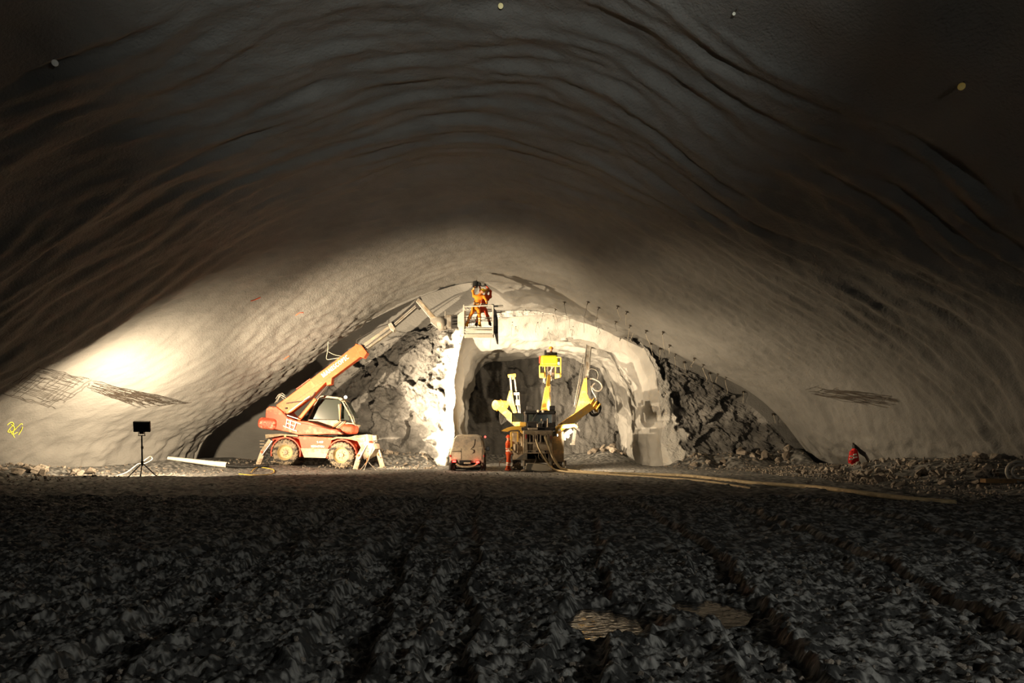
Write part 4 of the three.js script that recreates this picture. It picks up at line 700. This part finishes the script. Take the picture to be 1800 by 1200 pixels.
  const t = thing('person', label, 'person', base, group); g.translate(-base.x, -base.y, -base.z);
  const m = new THREE.Mesh(g, bodyMat); m.name = 'body'; m.castShadow = m.receiveShadow = true; t.add(m); origins.set(m, base);
  const q = new THREE.Quaternion().setFromRotationMatrix(new THREE.Matrix4().makeBasis(r, hu, r.clone().cross(hu))), hc = at(-0.005, 0.045, 0);
  const hg = lathe([[0.158, -0.004], [0.155, 0.006], [0.127, 0.012], [0.123, 0.05], [0.108, 0.09], [0.07, 0.122], [0.03, 0.133], [0.0, 0.135]], V(0, 0, 0), V(0, 1, 0), 28), brim = new THREE.BoxGeometry(0.17, 0.012, 0.07).translate(0, 0.002, -0.15), ridge = new THREE.BoxGeometry(0.03, 0.018, 0.19).translate(0, 0.126, 0);
  const hm = part('helmet', [hg, brim, ridge].map(x => x.applyQuaternion(q).translate(hc.x, hc.y, hc.z)), look.helmet, t);
  return t;
}
const lin = (h) => { const c = new THREE.Color(h); return [c.r, c.g, c.b]; };
{
  const C = (x, y, d) => P(720 + x / 8, 470 + y / 8, d), away = V(0.15, 0, -1).normalize();
  person('worker in orange suit and yellow helmet reaching up from the work platform', {
    facing: away, look: V(-0.5, 0.5, -0.6).normalize(), pelvis: C(925, 575, 35.0), neck: C(985, 385, 35.0), head: C(1018, 342, 34.98), shL: C(905, 400, 35.02), shR: C(1048, 412, 34.95), hipL: C(895, 600, 35), hipR: C(970, 600, 35),
    knL: C(840, 705, 34.95), knR: C(985, 700, 34.95), anL: C(802, 805, 35.0), anR: C(985, 805, 34.95), toeL: C(815, 822, 35.18), toeR: C(1000, 822, 35.14), elL: C(888, 330, 35.2), haL: C(918, 268, 35.15), elR: C(1082, 470, 34.85), haR: C(1085, 515, 34.62), palmL: V(0.4, 0, -1), palmR: V(0, -1, 0),
  }, { suit: lin(0xff9426), band: lin(0xe8dcae), boot: lin(0xd9a53c), skin: lin(0xb98262), glove: lin(0x2e2a26), belt: lin(0x1f5a3c), helmet: plain(0xf3c21b, 0.35) });
  person('second worker in red-orange suit standing behind on the work platform', {
    facing: away, look: V(-0.4, 0.6, -0.6).normalize(), pelvis: C(1030, 585, 35.42), neck: C(1075, 395, 35.42), head: C(1082, 345, 35.42), shL: C(1015, 405, 35.42), shR: C(1135, 412, 35.42), hipL: C(995, 605, 35.42), hipR: C(1065, 605, 35.42),
    knL: C(960, 705, 35.4), knR: C(1100, 690, 35.4), anL: C(940, 800, 35.4), anR: C(1130, 790, 35.4), toeL: C(945, 818, 35.55), toeR: C(1142, 812, 35.55), elL: C(1000, 330, 35.42), haL: C(985, 262, 35.4), elR: C(1140, 335, 35.42), haR: C(1080, 262, 35.4), palmL: V(0.6, 0, -1), palmR: V(-0.6, 0, -1),
  }, { suit: lin(0xb9401c), band: lin(0xcabf9c), boot: lin(0x2b2622), skin: lin(0xa87558), glove: lin(0x2e2a26), helmet: plain(0x8a5a18, 0.4) });
  const S = (x, y, d = 33.9) => P(760 + x / 7.2, 730 + y / 7.2, d), right = V(0.85, 0, 0.2).normalize();
  person('worker in orange-red suit and red helmet standing beside the drilling rig', {
    facing: right, pelvis: S(965, 480), neck: S(962, 325), head: S(966, 292), shL: S(962, 345, 34.08), shR: S(958, 345, 33.72), hipL: S(966, 495, 33.98), hipR: S(964, 495, 33.82), knL: S(972, 590, 33.98), knR: S(958, 590, 33.82), anL: S(972, 676, 33.98), anR: S(944, 676, 33.82), toeL: S(994, 690, 34.0), toeR: S(966, 690, 33.8),
    elL: S(978, 410, 34.12), haL: S(1012, 440, 34.05), elR: S(950, 412, 33.66), haR: S(985, 455, 33.62), palmL: V(0, 0, 1), palmR: V(0, 0, -1),
  }, { suit: lin(0xc4491c), band: lin(0xd6cfc0), boot: lin(0xa3401c), skin: lin(0x9d6e54), glove: lin(0x8a5b40), helmet: plain(0xc2391c, 0.4) });
  const J = (x, y, d = 40.75) => P(840 + x / 4.446, 570 + y / 4.446, d);
  const kneel = J(575, 300, 40.7);
  person('operator in dark jacket and yellow helmet riding in the service basket', {
    facing: V(0, 0, -1), pelvis: J(575, 330), neck: J(574, 222), head: J(572, 196), shL: J(550, 232), shR: J(600, 232), hipL: J(565, 340), hipR: J(587, 340), knL: J(563, 390, 41.0), knR: J(589, 390, 41.0), anL: J(563, 425, 40.85), anR: J(589, 425, 40.85), toeL: J(563, 432, 41.0), toeR: J(589, 432, 41.0),
    elL: J(540, 270, 40.9), haL: J(550, 285, 41.1), elR: J(612, 268, 40.9), haR: J(602, 285, 41.1), palmL: V(0, -1, 0), palmR: V(0, -1, 0),
  }, { suit: lin(0x2e221c), band: lin(0x4a3a2c), boot: lin(0x2b2622), skin: lin(0xa87558), glove: lin(0x2e2a26), helmet: plain(0xe0931c, 0.4) });
  // hand-held drill pushed against the roof
  const d0 = C(925, 250, 35.2), t = thing('hand_drill', 'dark hand-held rock drill pushed against the roof by the worker', 'drill', d0);
  part('motor', [rod(C(920, 275, 35.2), C(935, 205, 35.25), 0.13, 0.15, 20), box(0.3, 0.16, 0.22, C(965, 240, 35.25), [0, 0, 0.3], 0.05)], M.black, t); part('handle', [hose([C(895, 262, 35.2), C(905, 280, 35.1), C(930, 285, 35.1), C(955, 275, 35.15)], 0.025, 20, 6), hose([C(985, 245, 35.3), C(1020, 262, 35.35), C(1060, 258, 35.35)], 0.03, 20, 6)], M.dark, t); part('chuck', rod(C(936, 205, 35.25), C(940, 185, 35.28), 0.07, 0.05), M.galv, t); part('drill_rod', rod(C(940, 190, 35.28), C(944, 140, 35.35), 0.018), M.steel, t);
}

// ---------------------------------------------------------------- lamps on tripods
function tripodLamp(label, at, dir, w, h, foot, spread, matBody, power, rel = 1, color = WARM) {
  const g0 = V(foot.x, foot.y, foot.z), t = thing('tripod_floodlight', label, 'work light', g0), d = V(...dir).normalize(), q = new THREE.Quaternion().setFromRotationMatrix(new THREE.Matrix4().lookAt(V(0, 0, 0), d, V(0, 1, 0)));
  const put = (g, o) => g.translate(...o).applyQuaternion(q).translate(at.x, at.y, at.z);      // -z of the lamp points along d
  const hd = part('lamp_head', [put(new RoundedBoxGeometry(w * 1.04, h * 1.04, 0.07, 2, 0.02), [0, 0, 0.09]), put(new THREE.BoxGeometry(w * 1.1, 0.02, 0.16), [0, h * 0.53, 0.04]), put(new THREE.BoxGeometry(w * 1.1, 0.02, 0.16), [0, -h * 0.53, 0.04]), put(new THREE.BoxGeometry(0.02, h * 1.06, 0.16), [w * 0.54, 0, 0.04]), put(new THREE.BoxGeometry(0.02, h * 1.06, 0.16), [-w * 0.54, 0, 0.04])], matBody, t);
  for (let i = 0; i < 6; i++) part('cooling_fin', put(new THREE.BoxGeometry(w * 0.9, 0.012, 0.04), [0, (i - 2.5) * h * 0.15, 0.14]), matBody, hd);
  part('lamp_glass', put(new THREE.BoxGeometry(w * 0.98, h * 0.98, 0.008), [0, 0, 0.04]), M.lampWarm, hd, 'glowing lamp face');
  if (power) rectLight(at.clone(), dir, w * 0.96, h * 0.96, power, color);
  const yb = at.clone().addScaledVector(d, -0.09); yb.y -= h * 0.56;
  const top = V(yb.x, yb.y - 0.14 * rel, yb.z), hubY = foot.y + spread * 1.05, hub = V(foot.x, hubY, foot.z);
  part('bracket', [rod(V(yb.x - 0.12 * rel, yb.y, yb.z), V(yb.x - 0.12 * rel, top.y, yb.z), 0.012), rod(V(yb.x + 0.12 * rel, yb.y, yb.z), V(yb.x + 0.12 * rel, top.y, yb.z), 0.012), rod(V(yb.x - 0.14 * rel, top.y, yb.z), V(yb.x + 0.14 * rel, top.y, yb.z), 0.014), box(0.16 * rel, 0.12 * rel, 0.1, V(yb.x, yb.y - 0.02, yb.z), null, 0.02)], matBody, t);
  part('pole', [rod(V(foot.x, hubY - 0.1, foot.z), V(top.x, top.y, top.z), 0.026 * rel + 0.006, 0.02 * rel + 0.006), rod(V(foot.x, hubY + 0.55 * rel, foot.z), V(foot.x, hubY + 0.65 * rel, foot.z), 0.045)], matBody, t);
  part('leg_collar', rod(V(foot.x, hubY - 0.07, foot.z), V(foot.x, hubY + 0.07, foot.z), 0.05), matBody, t);
  for (const a of [-0.35, 2.35, 4.1]) { const x = foot.x + Math.cos(a) * spread, z = foot.z + Math.sin(a) * spread; part('leg', [rod(hub, V(x, ground(x, -z), z), 0.02), rod(V(x, ground(x, -z) + 0.04, z), V(x, ground(x, -z) - 0.01, z), 0.03)], matBody, t); }
  return t;
}
{
  const l = LIGHTS.flood, ft = V(l.at.x, ground(l.at.x, 26.5), -26.5);
  tripodLamp('tall black tripod floodlight turned towards the left wall, seen from behind', l.at, l.to, l.w, l.h, ft, 0.5, M.black, l.power);
  spotLight(l.at.clone().addScaledVector(V(...l.to).normalize(), 0.02), l.beam, 0.66, l.beamPower, WARM, 0.85);
  const s = LIGHTS.small; spotLight(s.at.clone().addScaledVector(V(...s.to).normalize(), 0.02), s.beam, 0.72, s.beamPower, WARM, 0.85);
  const f2 = V(P(646, 0, 35.0).x, ground(P(646, 0, 35).x, 35.0), -35.0);
  tripodLamp('low tripod floodlight shining beside the front stabiliser', s.at, s.to, s.w, s.h, f2, 0.42, M.galv, s.power, 0.8);
  for (const [k, label] of [['roof', 'tripod spotlight behind the photographer turned up at the vault'], ['rake', 'tripod floodlight behind the photographer turned over the mud']]) {
    const r = LIGHTS[k], at = V(...r.at), f3 = V(r.at[0], ground(r.at[0], -r.at[2]), r.at[2]);
    tripodLamp(label, at, r.to, r.w, r.h, f3, 0.5, M.black, k === 'rake' ? r.power : 0, 1, COOL);
    if (k === 'roof') spotLight(at.clone().addScaledVector(V(...r.to).normalize(), 0.03), r.to, 0.45, r.power, COOL, 0.9);
  }
}

// ---------------------------------------------------------------- hoses, cables and pipes on the ground
const onGround = (x, D, r) => V(x, ground(x, D) + r * 0.8, -D), groundPix = (px, py, r, g0 = 0) => { const D = (EYE - g0) * F / (py - HORIZON); return onGround((px - 900) * D / F, D, r); };
{
  const K = (x, y, d = 33) => P(880 + x / 10, 720 + y / 10, d);
  const a = K(780, 465, 32.9), run = [[1060, 833], [1130, 835], [1200, 839], [1260, 845], [1330, 852], [1420, 858], [1500, 872], [1590, 880], [1680, 886]];
  single('supply_hose', 'long pale supply hose running from the rig across the ground to the right wall', 'hose', hose([a, K(830, 600, 32.85), K(930, 850, 32.7), K(1050, 1020, 32.6), K(1180, 1105, 32.3).setY(0.1), ...run.map(([x, y]) => groundPix(x, y, 0.07))], 0.065, 220, 10), M.hose, a);
  const b = K(620, 520, 32.9);
  single('supply_cable', 'thinner pale cable hanging from the rig and trailing beside the supply hose', 'cable', hose([b, K(680, 690, 32.85), K(790, 880, 32.8), K(860, 975, 32.75), K(960, 1080, 32.4).setY(0.12), K(1100, 1135, 32).setY(0.06), groundPix(1040, 833, 0.05), groundPix(1110, 837, 0.05), groundPix(1230, 847, 0.05), groundPix(1320, 860, 0.05)], 0.042, 160, 8), M.hose, b);
  // corrugated duct
  const c0 = P(296, 805, 34.5), mk = (p, r0, r1, n, depth) => { const cv = new THREE.CatmullRomCurve3(p), g = new THREE.TubeGeometry(cv, n * 4, 1, 14, false), ps = g.attributes.position; for (let i = 0; i <= n * 4; i++) { const c = cv.getPointAt(i / (n * 4)), r = lerp(r0, r1, i / (n * 4)) * (1 - depth * (i % 4 < 2 ? 0 : 1)); for (let k = 0; k <= 14; k++) { const m = i * 15 + k, v = V(ps.getX(m), ps.getY(m), ps.getZ(m)).sub(c).multiplyScalar(r).add(c); ps.setXYZ(m, v.x, v.y, v.z); } } g.computeVertexNormals(); return g; };
  single('ventilation_duct', 'white corrugated duct lying along the floor left of the telehandler', 'duct', mk([c0, P(330, 809, 34.3), P(370, 814, 34), P(400, 817, 33.8)], 0.09, 0.15, 40, 0.12), M.white, c0);
  const c1 = P(398, 818, 33.6);
  single('drain_pipe', 'black ribbed pipe lying in front of the rear stabiliser', 'pipe', mk([c1, P(430, 820, 33.6), P(472, 818, 33.8)], 0.11, 0.09, 26, 0.2), M.black, c1);
  const o = P(440, 822, 33);
  single('yellow_cable', 'thin yellow cable looped on the floor by the ribbed pipe', 'cable', hose([[440, 826], [455, 822], [478, 823], [470, 828], [445, 829], [420, 827]].map(([x, y]) => groundPix(x, y, 0.02, 0.15)), 0.02, 60, 6), plain(0xd8b04a, 0.6), o);
  const q = P(240, 822, 29.5);
  single('lamp_cable', 'pale lamp cable coiled behind the tall floodlight tripod', 'cable', hose([P(251, 812, 26.55), P(258, 806, 28.6), P(266, 803, 29.8), P(268, 806, 29.8), P(255, 814, 29.6), P(243, 815, 29.2), P(236, 820, 28.8), P(222, 830, 28.6), P(205, 836, 28.4)], 0.016, 80, 6), M.pale, q);
  const w = P(640, 790, 34.9);
  single('orange_cable', 'thin orange cable hanging from the low tripod floodlight', 'cable', hose([P(648, 800, 34.9), P(644, 812, 34.9), P(636, 823, 34.8), P(630, 828, 34.6).setY(0.05)], 0.018, 30, 6), plain(0xd06a1e, 0.6), w);
  // props beside the standing worker
  const S = (x, y, d = 34.3) => P(760 + x / 7.2, 730 + y / 7.2, d), s = S(890, 600);
  single('prop_stick', 'thin pale rods propped behind the worker beside the rig', 'rods', [rod(S(847, 598), S(932, 522), 0.02), rod(S(847, 598), S(930, 600), 0.018), rod(S(847, 598), S(850, 640), 0.018)], M.pale, s);
  // plank and drum end by the right edge
  const pl = P(1724, 870, 20.5); const D = 19.6, X0 = (1725 - 900) * D / F, X1 = (1850 - 900) * D / F;
  single('timber_plank', 'rough timber plank lying at the end of the rubble heap', 'plank', box(X1 - X0, 0.12, 0.24, V((X0 + X1) / 2, ground((X0 + X1) / 2, D) + 0.07, -D), [0, 0.06, -0.015], 0.012), M.wood, V(X0, 0, -D));
  single('hose_coil', 'grey hose coil leaning on the rubble above the timber plank', 'hose coil', [new THREE.TorusGeometry(0.3, 0.045, 10, 36).rotateY(-0.3).translate(14.55, ground(14.55, 19.4) + 0.3, -19.6), new THREE.TorusGeometry(0.2, 0.04, 10, 30).rotateY(-0.3).translate(14.55, ground(14.55, 19.4) + 0.3, -19.55)], M.galv, V(14.55, ground(14.55, 19.4), -19.6));
}
// ---------------------------------------------------------------- hanging jacket
{
  const k = pick(1503, 783), D = -k.p.z, top = k.p.clone().addScaledVector(V(-0.75, 0, 0.6), 0.22), N = (x, y, d = 0) => P(1450 + x / 13.33, 760 + y / 13.33, -top.z + d);
  const t = thing('hanging_jacket', 'red jacket with white reflective bands hanging from a bolt on the right wall', 'jacket', top);
  const shape = [[668, 372], [712, 372], [745, 480], [775, 620], [775, 690], [735, 690], [718, 780], [690, 800], [625, 815], [612, 740], [568, 715], [575, 600], [600, 500], [640, 400]];
  const jb = part('jacket_body', [extr(shape.map(p => N(...p)), -top.z - 0.14, -top.z + 0.14, 0.06), bar(N(640, 420), N(590, 690), 0.17, 0.24, 0.06), bar(N(708, 400), N(755, 670), 0.15, 0.24, 0.06)], new THREE.MeshStandardMaterial({ color: 0xc01818, roughness: 0.85, bumpMap: T.dent, bumpScale: 0.03 }), t);
  part('lining', [extr([[700, 300], [730, 330], [800, 500], [812, 620], [780, 740], [720, 790], [700, 760], [740, 690], [700, 420]].map(p => N(...p)), -top.z + 0.06, -top.z + 0.26, 0.04)], M.black, t, 'dark blue-black lining'); part('hood', [box(0.16, 0.26, 0.2, N(695, 335), [0, 0, 0.2], 0.07)], M.black, t);
  for (const [a, b, c, d] of [[585, 552, 668, 555], [578, 620, 662, 622], [672, 518, 742, 508], [672, 588, 758, 572]]) part('reflective_band', bar(N(a, b, -0.17), N(c, d, -0.17), 0.07, 0.03, 0.006), M.paintWhite, jb);
  part('bolt', rod(k.p.clone().addScaledVector(V(-0.75, 0, 0.6), -0.1), top.clone().add(V(0, 0.12, 0)), 0.025), M.wire, t);
}
// ---------------------------------------------------------------- bolts with hanging wires in the newest round, steel mesh, paint marks
const BOLTS = [[862, 590], [925, 544], [954, 551], [976, 543], [1002, 558], [1026, 554], [1008, 572], [973, 556], [903, 566], [906, 573], [945, 564], [1050, 567], [1055, 572], [1083, 565], [1108, 571], [1104, 548], [1087, 537], [1034, 530], [1053, 540], [993, 530], [1115, 577], [1137, 581], [1091, 594], [1164, 583], [1144, 603], [1158, 613], [1188, 621], [1220, 628], [1237, 640], [1202, 636], [1262, 657], [1246, 655], [1276, 662], [1305, 690], [1360, 728], [1178, 606], [962, 576], [1006, 580]];
BOLTS.forEach(([x, y], i) => {
  const k = pick(x, y), dn = V(0, -1, 0), t = thing('rock_bolt', x > 1085 ? 'rock bolt with a pale wire dangling beside the shaded rock face' : 'rock bolt with a dark wire hanging in the pale roof above the drift', 'rock bolt', k.p, x > 1085 ? 'rock bolts beside the shaded rock face' : 'rock bolts in the roof above the drift');
  const o = k.p.clone().addScaledVector(k.n, 0.03), e = k.p.clone().addScaledVector(k.n, 0.14).add(V(0, -0.04, 0));
  part('plate', along(new THREE.BoxGeometry(0.13, 0.014, 0.13), k.p.clone().addScaledVector(k.n, 0.02), k.p.clone().addScaledVector(k.n, 0.034)), M.wire, t); part('bolt_end', rod(k.p.clone().addScaledVector(k.n, -0.05), e, 0.022, 0.018, 8), M.wire, t);
  const L = 0.3 + 0.7 * rnd(), sx = (rnd() - 0.4) * 0.4; part('wire', hose([e, e.clone().add(V(sx * 0.4, -L * 0.4, 0.02)), e.clone().add(V(sx, -L * 0.8, 0)), e.clone().add(V(sx * 0.7, -L, 0.03))], 0.0075, 14, 5), x > 1085 ? M.pale : M.wire, t);
});
function meshPatch(label, corner, nu, nv, keep, seed) {
  const r = rngOf(seed), c = corner.map(([x, y]) => pick(x, y)), t = thing('steel_mesh', label, 'wire mesh', c[0].p);
  const at = (u, v) => { // between the corners in the picture of the wall, then on the wall itself
    const p = c[0].p.clone().multiplyScalar((1 - u) * (1 - v)).addScaledVector(c[1].p, u * (1 - v)).addScaledVector(c[2].p, u * v).addScaledVector(c[3].p, (1 - u) * v);
    return pick(900 - p.x / p.z * F, HORIZON + (p.y - EYE) / p.z * F);
  };
  const G = []; for (let j = 0; j <= 12; j++) { G.push([]); for (let i = 0; i <= 12; i++) { const k = at(i / 12, j / 12); G[j].push(k.p.clone().addScaledVector(k.n, 0.045)); } }
  const s = (u, v) => { const a = clamp(u) * 12, b = clamp(v) * 12, i = Math.min(11, Math.floor(a)), j = Math.min(11, Math.floor(b)), f = a - i, g = b - j; return G[j][i].clone().multiplyScalar((1 - f) * (1 - g)).addScaledVector(G[j][i + 1], f * (1 - g)).addScaledVector(G[j + 1][i + 1], f * g).addScaledVector(G[j + 1][i], (1 - f) * g); };
  const wireOf = (f, a, b) => { const pts = []; for (let i = 0; i <= 8; i++) pts.push(f(lerp(a, b, i / 8)).add(V((r() - 0.5) * 0.012, (r() - 0.5) * 0.012, (r() - 0.5) * 0.012))); part('wire', hose(pts, 0.0075, 16, 5), M.wire, t); };
  for (let i = 0; i <= nu; i++) if (r() < keep) { const a = r() * 0.45; wireOf(v => s(i / nu, v), a, Math.min(1, a + 0.35 + r() * 0.5)); }
  for (let j = 0; j <= nv; j++) if (r() < keep) { const a = r() * 0.4; wireOf(u => s(u, j / nv), a, Math.min(1, a + 0.4 + r() * 0.6)); }
}
meshPatch('rusty steel mesh showing through the floodlit concrete beside the dark edge', [[2, 690], [60, 640], [165, 668], [95, 718]], 30, 16, 0.85, 3);
meshPatch('strip of bare steel mesh on the floodlit wall above the tripod light', [[150, 680], [160, 668], [335, 705], [240, 716]], 46, 8, 0.9, 4);
meshPatch('steel mesh showing through the shaded concrete of the right wall', [[1405, 690], [1440, 676], [1590, 700], [1560, 715]], 30, 8, 0.8, 5);
const mark = (name, label, cat, strokes, mat, r) => { const p0 = pick(...strokes[0][0]).p; single(name, label, cat, strokes.map(s => hose(s.map(([x, y]) => { const k = pick(x, y); return k.p.clone().addScaledVector(k.n, 0.012); }), r, 16, 5)), mat, p0); };
mark('paint_scrawl', 'yellow spray-painted scrawl low on the left wall', 'paint mark', [[[14, 748], [20, 742], [26, 744], [20, 752], [14, 760], [22, 758], [28, 750]], [[18, 744], [24, 752], [22, 762], [26, 766]], [[32, 750], [38, 746], [40, 752], [34, 758], [30, 764]], [[16, 756], [24, 762], [32, 758]]], plain(0xe3de4a, 0.7), 0.017);
mark('paint_dash', 'orange paint dash high on the floodlit vault', 'paint mark', [[[440, 529], [448, 525], [457, 522]]], plain(0xe0552a, 0.7), 0.02);
mark('paint_dash', 'orange paint dash beside the fold lines of the vault', 'paint mark', [[[520, 552], [526, 550], [532, 550]]], plain(0xe0552a, 0.7), 0.02);
mark('paint_dash', 'small orange paint dab above the telehandler boom', 'paint mark', [[[500, 631], [504, 629], [508, 626]]], plain(0xe0552a, 0.7), 0.02);
[['white survey reflector on the dark left side of the vault', 90, 92, 0xf4f2ec], ['yellowish survey reflector at the crown of the vault', 880, 3, 0xf3e6a8], ['yellow survey reflector on the dark right side of the vault', 1697, 142, 0xf2cf6a], ['small pale survey reflector between the crown and the yellow one', 1303, 6, 0xd8d8c8]].forEach(([label, x, y, c], i) => {
  const k = pick(x, y), t = thing('survey_reflector', label, 'reflector', k.p); const s = i === 3 ? 0.5 : 1, a = k.p.clone().addScaledVector(k.n, 0.02), b = k.p.clone().addScaledVector(k.n, 0.09);
  part('stem', rod(k.p.clone().addScaledVector(k.n, -0.05), b, 0.015, 0.015, 8), M.wire, t); const f = V(0, EYE, 8).sub(b).normalize();
  part('disc', lathe([[0.001, 0.012], [0.06 * s, 0.01], [0.065 * s, 0], [0.001, -0.01]], b, f, 18), plain(c, 0.5), t);
});

renderer.render(scene, camera);
